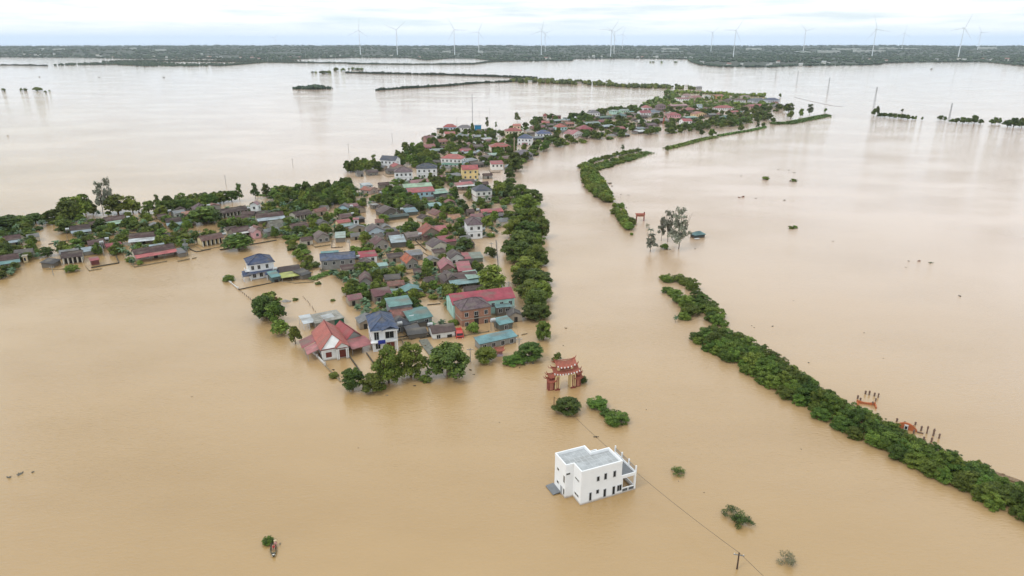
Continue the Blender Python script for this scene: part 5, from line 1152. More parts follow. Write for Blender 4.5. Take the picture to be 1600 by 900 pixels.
# crowns of the far woodland
def crown_mass(name, label, items, m, seed, kind='stuff', cat='woodland', squash=.75, group=None):
    """many lumpy little crowns in one mesh: items (x, y, z, r, h)"""
    g = np.random.default_rng(seed); t = (1+5**.5)/2
    base = np.array([(-1,t,0),(1,t,0),(-1,-t,0),(1,-t,0),(0,-1,t),(0,1,t),(0,-1,-t),(0,1,-t),(t,0,-1),(t,0,1),(-t,0,-1),(-t,0,1)], float); base /= np.linalg.norm(base[0])
    fc = [(0,11,5),(0,5,1),(0,1,7),(0,7,10),(0,10,11),(1,5,9),(5,11,4),(11,10,2),(10,7,6),(7,1,8),(3,9,4),(3,4,2),(3,2,6),(3,6,8),(3,8,9),(4,9,5),(2,4,11),(6,2,10),(8,6,7),(9,8,1)]
    n = len(items); I = np.array(items); V = np.repeat(base[None], n, 0)*(1+g.uniform(-.28,.28,(n,12,1)))
    V[:,:,0:2] *= I[:,None,3:4]; V[:,:,2] *= I[:,None,4]*.55; V[:,:,0] += I[:,None,0]; V[:,:,1] += I[:,None,1]; V[:,:,2] += (I[:,2]+I[:,4]*.5)[:,None]
    F = (np.array(fc)[None]+12*np.arange(n)[:,None,None]).reshape(-1,3)
    me = bpy.data.meshes.new(name); me.from_pydata(V.reshape(-1,3).tolist(), [], F.tolist()); me.materials.append(m)
    a = me.attributes.new('tone','FLOAT','FACE'); a.data.foreach_set('value', np.clip(np.repeat(g.uniform(.1,.9,n),20)+g.normal(0,.12,20*n),0,1).astype(np.float32)); me.update()
    o = link(name, me); tag(o, label, cat, group, kind); return o
WOOD = leaf_mat('wood_green', (.018,.034,.022), (.032,.052,.032), (.060,.084,.050), .8)
tr = random.Random(5)
CLR = []      # clearings with long pale sheds, world x, y, half widths
SHEDS = [(1298,77.5,34,1),(1325,76.5,44,0),(1362,77.5,50,1),(1410,76.5,60,0),(1258,81,22,1),(1048,75,26,0),(1052,80.5,34,1),(1180,75,24,0),(1546,73.5,30,0),(655,76,28,0),(560,76.5,10,0),(697,75.5,12,1),(1430,80.5,14,0),(88,77,16,1),(62,76.5,8,0),(205,74.5,9,0),(248,75,15,1),(310,89,7,0),(805,77,16,0),(1545,84,12,1),(750,76,8,1),(1390,75.3,26,0),(1000,80,9,0)]
items = []
for i in range(19000):
    # denser where nearer; uniform in bearing
    y = 3000*math.exp(tr.random()*1.03); r = tr.uniform(-.93, .93); x = r*y; s = shore_y(x, y); d = y-s
    if d < 8: continue
    z = terrain(x, y); rr = tr.uniform(6, 12)*(y/4500)**.6
    if mn.noise(Vector((x*.004, y*.0035, 9))) > .20 and d > 90 and tr.random() < .9: continue
    items.append((x, y, z, rr, tr.uniform(5, 9.5)))
for i in range(len(SH)-1):             # a closed edge of trees along the shore
    a, b = SH[i], SH[i+1]; l = (b-a).length; k = int(l/13)
    for j in range(k):
        q = a.lerp(b, j/k)
        if abs(q.x/q.y) < .95: items.append((q.x+tr.uniform(-6,6), q.y+tr.uniform(5,60), 0, tr.uniform(6,11), tr.uniform(5,10)))
crown_mass('woodland', 'dark green woodland covering the far shore up to the horizon', items, WOOD, 1)
SHM = mat('pale_sheet', (.62,.64,.65), .6, .1, .02)
for i, (x, y, wpx, g) in enumerate(SHEDS):
    D = {0: 6200, 1: 5200}[g] if y < 85 else 4700
    xx = (x-800)/FPX*D*CP; z = terrain(xx, D); ztop = CAM_H-math.tan(PITCH+math.atan((y-1-450)/FPX))*D
    w = wpx*D*CP/FPX; hh = max(7, min(16, ztop-z)); o = empty('long_shed', (xx, D, z), tr.uniform(-.12,.12), cat='shed', group='long pale sheds on the far shore')
    o['label'] = 'long pale shed among the far woods'
    MB().box(-w/2,0,0,w/2,26,hh-2).build('wall', hexmat('b5b9b6','wall'), o)
    P = []; k = max(1, int(w/40))
    for j in range(k): x0 = -w/2+w*j/k; x1 = x0+w/k; P += [[(x0,-1,hh-2),((x0+x1)/2,-1,hh),((x0+x1)/2,27,hh),(x0,27,hh-2)],[((x0+x1)/2,-1,hh),(x1,-1,hh-2),(x1,27,hh-2),((x0+x1)/2,27,hh)]]
    MB().slab(P, .4).build('roof', SHM, o)
wm_ = MB().box(-6,-4,0,6,4,6).mesh('wall', hexmat('d9d9d6','wall')); rms = [MB().slab(roof_polys('gx',-7,7,-5,5,6,3.2), .4).mesh('roof', hexmat(c,'metal')) for c in ('a06a62','8f9499','b5b9ba','b9b3a8')]
HP_ = []
for i in range(64):
    px_ = tr.choice([tr.uniform(375,560), tr.uniform(470,1100), tr.uniform(1085,1590), tr.uniform(0,460), tr.uniform(840,1130)]); sy = [0]
    r = (px_-800)/FPX/CP; y = 3500; s = shore_y(r*y, y)
    y = s+abs(tr.gauss(0, 160))+15; x = r*y; z = terrain(x, y); o = empty('far_house', (x, y, max(z,0)), tr.uniform(-.6,.6), cat='house', group='tiny houses along the far shore'); o['label'] = 'tiny pale house at the wooded far shore'
    s_ = tr.uniform(.7, 1.35); o.scale = (s_,)*3; link('wall', wm_, o); link('roof', tr.choice(rms), o)
# ------------------------------------------------------------------ wind turbines
TW = mat('turbine_white', (.70,.74,.78), .5, .03)
tow = MB().tube((0,0,-2),(0,0,118),2.1,1.2,12).mesh('tower', TW); nac = MB().box(-2,-3,-2,2,9,2).tube((0,-6,0),(0,-3,0),.6,1.9,8).mesh('nacelle', TW)
def blade():
    V = []; n = 8
    for i in range(n+1):
        t = i/n; c = 2.3*(1-t)**.8*min(1,.35+t*6)+.35; a = .35*(1-t); V += [(-c*.3,-.3*math.cos(a)*(1-t)-.05,2+t*62),(c*.7,-.1,2+t*62),(-c*.3,.3*(1-t)+.05,2+t*62)]
    F = []
    for i in range(n):
        for j in range(3): F.append((3*i+j,3*i+(j+1)%3,3*i+3+(j+1)%3,3*i+3+j))
    return MB().add(V, F+[(2,1,0)]).mesh('blade', TW)
bld = blade()
TB = [(562,76,45,.1),(620,75,44,.9),(710,76,44,1.6),(748,76,48,.4),(846,77,46,.2),(852,75,50,1.2),(955,78,45,.6),(960,77,48,1.0),(973,74,52,.3),(1112,74,49,.8),(1148,80,45,.55),(1257,72,46,1.3),(1366,78,43,1.75),(1411,73,50,.1),(1502,77,41,.35),(1530,73,49,1.5),(430,73,58,.7)]
for i, (x, yb, yh, rot) in enumerate(TB):
    Dn = 120*FPX*1.1/(yb-yh)*1.0; D = Dn
    xx = (x-800)/FPX*D*CP; z = terrain(xx, D)
    zb = CAM_H-math.tan(PITCH+math.atan((yb-450)/FPX))*D; zh = CAM_H-math.tan(PITCH+math.atan((yh-450)/FPX))*D
    s_ = (zh-z)/120; s_ = min(1.45, max(.85, s_*.95))
    o = empty('wind_turbine', (xx, D, z-1), 0, label='white wind turbine on the horizon, %s from the left' % ORD[sorted(q[0] for q in TB).index(x)], cat='wind turbine', group='wind turbines along the horizon')
    o.scale = (s_,)*3; link('tower', tow, o); link('nacelle', nac, o, (0,0,120))
    for k in range(3):
        b_ = link('blade', bld, o, (0,-5,120)); b_.rotation_euler = (0, rot+k*2*math.pi/3, 0)
# ------------------------------------------------------------------ dykes and strips of trees out in the lake (read as single masses)
def treeline(label, pts, hpx, wpx_ground=0, seed=0, dens=1.0, m=None, name='treeline', dome=None):
    g = random.Random(seed); P = [at(*q) for q in pts]; it = []
    for a, b in zip(P, P[1:]):
        l = (b-a).length; k0 = ppm(a); hh = hpx/k0; st = hh*.45/dens; n_ = max(2, int(l/st))
        for j in range(n_):
            q = a.lerp(b, j/n_); k = ppm(q); h = hpx/k*g.uniform(.6,1.15)*(1+.35*mn.noise(Vector((q.x*.02,q.y*.02,seed))))*(dome(a, b, j/n_) if dome else 1)
            for w in range(3): it.append((q.x+g.uniform(-.4,.4)*h, q.y+g.uniform(0, 1+wpx_ground/k/max(.03,math.sin(dep(q)))), -h*.1, h*g.uniform(.35,.6), h*g.uniform(.7,1.05)))
    return crown_mass(name, label, it, m or WOOD, seed, cat='treeline')
treeline('long dark tree strip with gaps lying before the far shore, upper', [(400,97.5),(540,99),(558,99)], 2.6, 0, 11)
treeline('long dark tree strip before the far shore, right of the gap', [(545,100),(640,101),(740,100.5),(765,97),(800,95.5)], 2.6, 0, 12)
treeline('dyke of trees running from the lake to the far end of the spit', [(541,114),(600,115.5),(700,117.5),(800,121),(840,123)], 3.6, 0, 13)
treeline('second dyke of trees slanting towards the spit', [(588,141.5),(640,138),(700,134.5),(750,130),(790,128.5),(815,126.5)], 4.2, 0, 14)
isl = [at(455,139.5), at(518,139.5)]
treeline('small wooded islet in the left lake', [(455,139.5),(485,140),(518,139.5)], 8.5, 1.2, 15, 1.6, None, 'treeline', lambda a, b, t: .3+.7*math.sin(math.pi*min(1,max(0,(a.lerp(b,t).x-isl[0].x)/(isl[1].x-isl[0].x))))**.9)
treeline('wooded peninsula before the far shore on the left', [(80,102.5),(170,101),(230,104),(340,103.5),(372,101)], 3.4, 3.5, 16, 1.3)
treeline('second wooded tongue before the far shore on the left', [(150,97.5),(260,96.5),(400,97.5),(450,97)], 3.2, 2.0, 17, 1.2)
treeline('thin dark line of trees at the far left edge', [(-40,102.5),(20,102),(75,103)], 2.2, 0, 18)
treeline('vegetated strip joining the spit to the long dyke', [(800,129),(860,131),(930,134),(990,138),(1040,139),(1095,141)], 7.5, 4, 19, .8, LEAF_DARK)
treeline('bank of dark low trees at the back of the spit village', [(1045,146),(1080,146),(1110,147),(1160,150),(1200,152)], 6, 1, 20, .8, LEAF_DARK)
for lab, x, y, wc, rc, h in (('red house on the strip beyond the spit',850,129,'a87870','9c4448',5),('white house at the left end of the far strip',828,129.5,'e0e0dc','a0a0a0',3.5),('white house halfway along the far strip',946,133,'e6e6e4','c4c8ca',4.5),('grey house cluster at the end of the far strip',1093,141,'a0a09c','77757a',5),('little white tower at the end of the far strip',1073,141,'e6e4e0','c8c4c0',9),('pale house on the far strip',905,132,'c9c4ba','8a7470',3.6)):
    p = at(x, y, h); q = at(x, y); w = (5 if 'tower' in lab else 10)
    ax, ay = x-w*ppm(p)/2, y-h*ppm(q)
    house('house', lab, (ax,ay), (x+w*ppm(p)/2,ay), h, 9, 'hip' if 'tower' in lab else 'gx', 2, rc, wc, far=True)
# ------------------------------------------------------------------ trees one can tell apart
GX = 'front trees'
for k, x, y, w, h, lab in (
 ('dark_near',550,609,34,40,'round leafy tree at the very front corner of the village, left of two'),
 ('broad_near',581,613,36,32,'low round tree at the front corner, right of two'),
 ('broad_near',606,601,46,60,'light green tree with drooping branches in front of the blue roofed villa'),
 ('broad_near',641,591,48,56,'loose branching tree between the blue roofed villa and the causeway'),
 ('dark_near',700,593,74,66,'biggest round tree of the village front, below the red truck'),
 ('bush',664,596,22,14,'low bush filling the gap left of the biggest front tree'),('bush',594,607,20,12,'low bush between the corner tree and the light green tree'),
 ('broad_near',759,567,34,28,'small dense tree left of the pink shrine'),
 ('dark_near',829,565,42,36,'dark round tree below the right end of the long teal shed'),
 ('bush_near',803,569,32,12,'light green flat bush beside the dark round tree'),
 ('broad_near',849,531,28,30,'bright green tree alone in the channel above the dark round tree'),
 ('dark_near',888,648,44,31,'dark round bush-like tree just below the temple gate'),
 ('bush_near',934,638,34,26,'dark bush right below the temple gate, left of two joined'),
 ('bush_near',964,661,36,28,'brighter bush right of the temple gate, right of two joined'),
 ('bush_near',948,650,18,18,'small bush linking the two bushes below the gate'),
 ('tall_dark',870,564,22,18,'thin grey-green tree behind the temple gate roof'),
 ('bush_near',909,597,18,16,'small grey-green bush at the right pillar of the temple gate'),
 ('bush',738,520,20,24,'small tree right of the red truck'),
 ('bush',520,589,18,8,'low green bush at the front of the red villa yard'),
 ('broad',461,537,18,28,'small leafy tree left of the red villa'),
 ('broad',437,524,28,26,'round tree at the lower end of the pond tree group'),
 ('dark_near',412,500,42,44,'largest tree of the pond group at the left water edge'),
 ('broad',430,506,30,36,'second large tree of the pond group'),
 ('broad',420,483,34,28,'upper tree of the pond group'),
 ('bush_far',461,468,9,5,'tiny bush in the front pond, left'),('bush_far',520,469,8,5,'tiny bush in the front pond, right'),('bush_far',496,443,10,5,'small pale bush below the grassy bank'),('dry',505,424,14,9,'dry bush on the grassy bank'),
 ('bush',357,438,20,11,'round brown-green bush at the end of the whitewashed wall'),
 ('broad',369,390,42,22,'wide round tree on the bay in front of the cream walled house'),
 ('broad_near',110,424,20,10,'small round bush standing in the water below the west hamlet'),
 ('bush_near',418,849,17,16,'lone round bush beside the sampan'),
 ('sparse',1061,741,26,16,'small bush alone in the water right of the white cubic house'),
 ('sparse',1145,809,34,20,'sparse bush in the lower right water, left of two joined'),
 ('sparse',1162,821,40,18,'sparse low bush in the lower right water, right of two joined'),
 ('dry',1229,884,34,30,'bare grey bush near the bottom of the photo'),
 ('tall',1062,390,42,62,'tall grey-green eucalyptus, the rightmost and highest of the group in the channel'),
 ('tall',1045,378,30,48,'tall grey-green eucalyptus just behind the highest one'),
 ('tall',1034,376,18,36,'slim eucalyptus at the left of the tall pair'),
 ('tall',1017,393,24,30,'short bushy eucalyptus standing lower left of the tall ones'),
 ('bush',1038,388,14,12,'small bush at the foot of the eucalyptus group'),
 ('bush',988,350,18,15,'round bush left of the small red lintel gate'),('bush',969,324,14,13,'round bush right of the curved bush bank'),
 ('bush',960,322,9,9,'little bush in the gap of the curved bush bank'),('bush',987,366,6,5,'tiniest bush below the curved bush bank'),
 ('palm',1017,366,14,14,'small palm left of the eucalyptus group'),('dry',1013,355,10,10,'dry bush beside the small red lintel gate'),
 ('bush_far',1197,279,12,5,'small dark islet bush in the right-hand lake, upper'),('bush_far',1241,282,10,4,'thin islet bush in the right-hand lake, beside the upper one'),
 ('bush_far',1237,356,10,6,'green islet bush in the right-hand lake, lower left'),('bush_far',1243,355,8,6,'green islet bush in the right-hand lake, lower right'),
 ('palm',1056,503,12,15,'bent small palm left of the channel bush cluster'),('bush_far',1136,507,8,8,'grey twiggy bush at the lower tip of the channel bush cluster'),
 ('bush',1516,730,16,14,'grey-green bush behind the right hedge, left of two'),('bush',1530,724,10,9,'grey-green bush behind the right hedge, right of two'),
 ('bush',1537,744,14,8,'low grey bush between the hedge and the mud mound'),
 ('tall_dark',739,213,10,24,'slender tree right of the blue container block'),('tall_dark',761,200,8,18,'slender pointed tree on the north shore'),
 ('tall_dark',808,189,12,16,'dark lone tree behind the cream attic house'),('tall_dark',775,199,6,10,'little grey tree at the north shore inlet'),
 ('tall',158,333,24,48,'tall grey feathery tree rising over the western grove, left of two'),('tall',170,331,24,50,'tall grey feathery tree rising over the western grove, right of two'),
 ('tall_dark',245,322,14,20,'pointed dark tree at the north west corner'),
 ('tall_dark',374,314,15,32,'tall slim tree on the northern shore, left of the lake pole gap'),('tall_dark',398,310,18,26,'tall tree pair member on the northern shore, left'),('tall_dark',416,308,22,26,'tall tree pair member on the northern shore, right'),
 ('tall_dark',302,322,14,20,'pointed tree in the northern shore row'),
 ('broad',103,346,38,34,'broad dark tree at the left of the western grove'),('broad',122,342,32,38,'broad tree second in the western grove'),('tall_dark',104,335,26,30,'grey crowned tree above the western grove'),
 ('broad',131,332,22,28,'light topped tree in the western grove'),('broad',180,334,40,30,'dense dark tree in the western grove, right of the feathery pair'),('broad',205,332,24,26,'dense tree at the right end of the western grove'),
 ('dark',80,347,26,20,'low tree joining the western grove'),('dark',100,364,30,22,'round dark tree left of the pale blue awning house'),
 ('dark',10,362,46,26,'wide dark tree at the far left edge'),('dark',32,360,36,24,'wide dark tree next to the far left edge'),('dark',52,348,26,16,'rounded tree on the lake side at the far left'),
 ('dark',316,350,50,24,'wide dark spreading tree north of the cream walled house'),('broad',252,376,24,20,'round dark tree right of the white metal awning house'),
 ('broad',770,452,46,38,'large dark tree north of the crimson hall'),('broad',779,308,24,26,'dark round tree right of the slate roofed villa'),
 ('dark',726,392,26,22,'round tree left of the white two-storey block'),('broad',702,382,18,16,'smaller round tree at the crimson tin roof'),
 ('broad',764,398,18,14,'round tree in the flooded yard of the white two-storey block'),
 ):
    if lab is None: continue
    plantpx(k, x, y+1.5, w*(1.18 if k in ('broad','broad_near','dark','dark_near','bush_near','tall') else 1.1), h*(1.12 if k in ('broad','broad_near','dark','tall') else 1), lab)
# bank trees along the channel (a row one can count)
BK = [(803,262,22,18),(797,278,18,14),(806,268,20,18),(795,292,18,14),(800,305,20,16),(812,318,34,26),(830,322,34,22),(822,336,36,28),(838,352,34,28),(812,352,36,26),(845,372,30,28),(826,376,40,32),(804,372,34,26),
      (840,392,26,24),(818,396,40,30),(796,396,20,20),(810,412,40,30),(834,414,40,26),(822,432,44,32),(848,416,24,18),(838,448,40,32),(816,446,30,26),(830,468,44,34),(848,470,28,28),(838,486,42,34),(832,500,30,24),(846,498,22,22)]
for i, (x, y, w, h) in enumerate(BK):
    plantpx(('dark_near' if (i*7)%5 in (0,2,3) else 'broad_near') if i > 4 else 'dark', x+pr.uniform(-2,2), y+1, w*1.25*pr.uniform(.85,1.15), h*1.2*pr.uniform(.85,1.2), 'big green tree on the village bank of the channel, %s from the north end' % ordinal(i), 'big trees lining the village bank')
# hedge on the right
HG = 'bushes of the long hedge in the lower right'
hn_ = [(1082,531),(1100,545),(1150,573),(1195,601),(1245,634),(1300,661),(1345,690),(1400,719),(1450,745),(1510,774),(1570,803),(1640,832)]
for r_, (off, w, h, nm) in enumerate(((1.2,(3.6,5.8),(2.4,4.2),'front row'),(4.2,(4.4,7.2),(3.4,6.0),'second row'),(7.0,(4.2,6.8),(3.0,5.2),'third row'),(9.2,(3.2,5.0),(2.0,3.8),'back row'))):
    row('bush_near', hn_, 3.3, w, h, 'mangrove bush in the %s of the right hedge' % nm, 'its upper end', HG, off, 1.1)
for i, (x, y) in enumerate(((1112,522),(1125,523),(1140,528),(1155,534),(1170,540),(1188,550),(1205,560),(1222,572),(1240,585),(1258,597))):
    plantpx('bush_near', x, y+4, 30, 24, 'mangrove bush on the lake side of the right hedge, %s from its upper end' % ORD[i], HG)
CG = 'bushes of the channel cluster'
for i, (x, y, w, h) in enumerate(((1036,434,10,8),(1044,438,18,14),(1062,438,16,14),(1072,442,18,14),(1084,452,20,20),(1044,455,16,11),(1054,460,18,14),(1062,470,22,17),(1074,478,24,20),(1080,492,24,22),(1070,497,16,14),(1090,468,20,18),(1100,474,24,18),(1108,484,26,20),(1118,494,24,20),(1123,506,24,20),(1114,500,20,18),(1094,484,18,16))):
    plantpx('bush_near', x, y+3, w*1.4, h*1.25, 'dark green bush of the channel cluster above the hedge, %s from its upper end' % ORD[i], CG)
BG_ = 'bushes of the curved bank'
k = 0
for pts, step, w, h, off in (([(912,268),(916,285),(930,305),(948,316)],4.2,(5.5,8),(3.6,5.2),0),([(922,262),(930,280),(944,298),(952,315)],4.4,(5.5,8),(3.6,5.2),0),([(906,262),(925,254),(945,248),(975,241),(1002,236)],5,(5,7),(2.8,4),0),([(935,266),(960,258),(985,250),(1005,240)],6,(5,7),(2.2,3.2),0),([(962,332),(966,340),(975,352),(984,360)],3.2,(4.4,6.2),(3,4.2),0),([(972,334),(976,345)],3.6,(4.5,6),(3,4),0),([(918,275),(930,292),(940,306)],4,(5.5,7.5),(4,5),0),([(928,272),(938,288)],4.5,(5.5,7.5),(3.5,5),0),([(915,262),(940,257),(965,250),(990,243)],7,(5,7),(2.2,3.4),0)):
    for p in along(pts, step, off):
        plant('bush', p+Vector((pr.uniform(-1,1),pr.uniform(-1,1),0)), pr.uniform(*w), pr.uniform(*h), 'bright green bush of the curved bank in the channel, %s counted along it' % ordinal(k), BG_, 'bank_bush'); k += 1
# low green strips
def grassmat(name, label, pts, wd, h, seed, n):
    g = np.random.default_rng(seed); P = [at(*q) for q in pts]; pos = []
    segs = [(a, b, (b-a).length) for a, b in zip(P, P[1:])]; tot = sum(s[2] for s in segs)
    for a, b, l in segs:
        k_ = int(n*l/tot); t = g.uniform(0,1,k_); d = (b-a).normalized(); nn = Vector((-d.y,d.x,0)); o_ = g.normal(0,.42,k_)*wd*.5
        for tt, oo in zip(t, o_): q = a.lerp(b, tt)+nn*oo; pos.append((q.x, q.y, g.uniform(0,h)*max(.2,1-abs(oo)/wd)))
    pos = np.array(pos); nr = rng_dir(g, len(pos)); nr[:,2] = abs(nr[:,2])+.5; nr /= np.linalg.norm(nr,axis=1,keepdims=True)
    me = leaf_mesh(name, pos, nr, g.uniform(.35,.9,len(pos))*(1 if P[0].y < 500 else 1.6), g.uniform(.2,.9,len(pos)), LEAF_GRASS, g); o = link(name, me); tag(o, label, 'grass', kind='stuff')
grassmat('reeds','strip of bright reeds continuing the curved bank up the channel', [(1042,233),(1070,226),(1095,219),(1118,215)], 7, 2.0, 1, 5000)
grassmat('reeds','thin strip of reeds farther up the channel', [(1122,213),(1145,209),(1170,205),(1196,199)], 5, 1.6, 2, 3500)
grassmat('reeds','bright green grassy islet near the tip of the spit', [(1206,194),(1235,193),(1262,187),(1292,181)], 14, 2.4, 3, 9000)
grassmat('reeds','loose reeds between the arms of the curved bank', [(925,264),(955,256),(990,247),(1012,238)], 12, 1.2, 4, 5000)
grassmat('grass','green grass on the bank behind the pond', [(486,437),(503,431),(522,424)], 3.4, .5, 5, 3500)
grassmat('grass','grass at the edge of the northern yard', [(402,305),(418,306),(438,305)], 4, .5, 6, 1500)
grassmat('grass','grass by the flooded western field', [(300,369),(315,366),(330,364)], 3, .4, 7, 900)
# trees on the channel strips and lines far right
for k_, x, y, w, h, lab in (('tall_dark',1097,214,14,16,'grey tree pair on the upper channel strip, left'),('far',1113,214,13,13,'round tree on the upper channel strip'),('far',1158,205,11,12,'round tree at the far channel strip'),('tall_dark',1184,201,9,12,'thin tree at the end of the far channel strip, left'),('far',1193,199,7,8,'small tree at the end of the far channel strip, right'),
   ('far',1043,236,9,9,'lone small tree at the start of the upper reed strip'),('tall_dark',973,235,9,9,'small tree above the curved bank'),
   ('far',1208,193,10,10,'small tree at the left of the grassy islet'),('far',1236,186,14,14,'round tree in the middle of the grassy islet'),('tall_dark',1266,180,16,17,'tallest tree on the grassy islet'),('far',1252,182,10,12,'small tree second from the right on the grassy islet'),('far',1290,175,6,6,'tiny tree at the right of the grassy islet'),
   ('far',1233,175,20,14,'wide tree at the tip of the spit'),('far',1218,172,16,10,'low tree at the tip of the spit'),('far',1219,152,5,6,'small tree behind the house at the tip')):
    plantpx(k_, x, y, w, h, lab)
LG = 'trees of the drowned line in the right-hand lake'
for i, (x, y, w, h) in enumerate(((1366,181,8,12),(1371,179,7,13),(1376,183,9,7),(1383,183,9,7),(1391,184,9,8),(1398,185,9,8),(1405,185,9,7),(1412,186,9,8),(1419,187,8,8),(1426,187,7,6),(1431,187,4,6),(1441,188,4,6),(1410,175,4,5),(1470,188,9,8),(1477,189,5,7),(1488,192,9,7),(1496,192,10,8),(1506,193,12,10),(1514,193,10,9),(1524,193,13,13),(1533,194,8,8),(1550,194,8,8),(1556,194,8,11),(1562,194,5,10),(1576,198,14,11),(1586,199,18,15),(1598,199,12,15),(1610,200,14,14))):
    plantpx('far', x, y, w*1.15, h, 'small dark tree of the drowned line in the right-hand lake, %s from the left' % ordinal(i), LG)
for i, (x, y, w, h) in enumerate(((33,142,5,5),(39,142,6,5),(57,142,11,7),(71,145,5,4),(5,142,5,5),(77,143,3,3),(488,114,4,3),(493,114,4,3),(505,115,11,6),(514,115,6,6),(525,110.5,7,6),(536,111,9,5),(545,108.5,3,3),(551,109,6,5),(558,109.5,6,5),(564,109.5,6,5),(1016,97.5,3,2),(1021,97.5,4,2.5),(1034,97.7,4,2.5),(1056,97.7,5,2.5))):
    plantpx('bush', x, y, w*1.3, h, 'small dark clump alone far out in the lake, %s from the left' % ordinal(sorted(q for q in (5,33,39,57,71,77,488,493,505,514,525,536,545,551,558,564,1016,1021,1034,1056)).index(x)), 'clumps standing alone far out in the lake', 'lake_shrub')
for i, (x, y, w) in enumerate(((1240,158,0),(1222,152,0))): pass
strip('dyke','faint line of a drowned dyke', 'dyke', [(1242,152),(1262,157),(1300,165),(1318,167)], .06, 1.3, DEB, .4)['kind'] = 'structure'

# ------------------------------------------------------------------ gardens: scattered greenery among the houses
def houses_hit(p, r):
    for s, c, a, b, yaw in HOUSES:
        dx, dy = p.x-c.x, p.y-c.y
        if abs(dx) > 30 or abs(dy) > 30: continue
        lx = dx*math.cos(yaw)+dy*math.sin(yaw); ly = -dx*math.sin(yaw)+dy*math.cos(yaw)
        if abs(lx) < a+r and abs(ly) < b+r: return True
    return False
CLEARP = [  # open water inside the village (photo pixels)
 [(360,440),(470,432),(500,442),(548,436),(552,470),(556,498),(500,500),(470,520),(440,520),(450,500),(440,470),(400,462)],
 [(730,376),(772,370),(776,402),(730,402)],[(745,404),(782,402),(790,432),(744,430)],[(775,375),(800,375),(800,520),(815,545),(770,560),(790,470),(776,430)],
 [(568,386),(640,386),(650,400),(560,408)],[(636,372),(648,372),(690,412),(660,412)],[(600,343),(660,336),(668,352),(600,360)],[(560,340),(600,343),(596,362),(560,352)],
 [(622,424),(662,418),(664,446),(640,450)],[(648,462),(696,470),(700,500),(672,505)],[(704,288),(716,288),(760,360),(748,362)],[(740,262),(800,258),(790,290),(770,300),(745,285)],
 [(500,492),(562,500),(560,540),(548,560),(530,520)],[(540,550),(590,545),(620,556),(640,545),(660,540),(670,575),(560,600)],[(665,522),(720,522),(745,560),(690,570),(665,560)],[(595,340),(603,318),(560,325),(566,345)],
 [(470,340),(500,330),(530,318),(556,335),(510,345)],[(345,318),(425,308),(430,318),(350,326)],[(300,352),(346,345),(350,370),(300,378)],[(50,368),(88,350),(125,372),(120,392),(60,392)],[(210,330),(240,335),(290,378),(262,378)],
 [(140,405),(190,398),(190,418),(142,422)],[(120,342),(215,332),(220,345),(160,350)],[(512,376),(560,376),(600,400),(540,398)],[(715,468),(700,440),(760,448),(770,462)],[(770,500),(845,500),(830,545),(770,535)],[(540,270),(600,268),(610,300),(600,310),(545,300)] ,[(600,290),(632,290),(634,310),(612,312)],[(556,405),(600,415),(660,400),(700,412),(690,418),(600,412)]]
STREETS = [[(708,288),(735,325),(757,362)],[(640,372),(668,400)],[(560,408),(640,404),(700,398)],[(240,335),(290,385)],[(775,375),(781,440),(800,480),(812,540)],[(540,372),(600,400)]]
def near_landmark(p):
    best = None
    for s, c, r in LANDMARKS:
        d = (Vector((p.x,p.y,0))-Vector((c.x,c.y,0))).length-r*.6
        if best is None or d < best[0]: best = (d, s, c)
    return best
PLACED = []
BAY = [[(196,408),(296,398),(292,383),(345,380),(352,392),(440,378),(474,422),(372,440),(196,440)],[(-40,426),(58,413),(98,412),(145,409),(200,408),(200,450),(-40,450)],[(300,378),(455,366),(470,420),(300,420)]]
def pix(p):
    f = p.y*CP+(CAM_H-p.z)*SP; return 800+FPX*p.x/f, 450-FPX*(p.y*SP-(CAM_H-p.z)*CP)/f
og = random.Random(42); cntb = {}; OB = []
OUTC = [('553c3a','tile','brown tiled'),('4b3a38','tile','dark brown'),('77797a','metal','grey tin'),('5f9896','metal','teal tin'),('8a5a50','tile','rust coloured'),('94565c','metal','faded red tin'),('8fa3ad','metal','pale blue tin'),('5c5552','metal','dark tin')]
base_h = list(HOUSES)
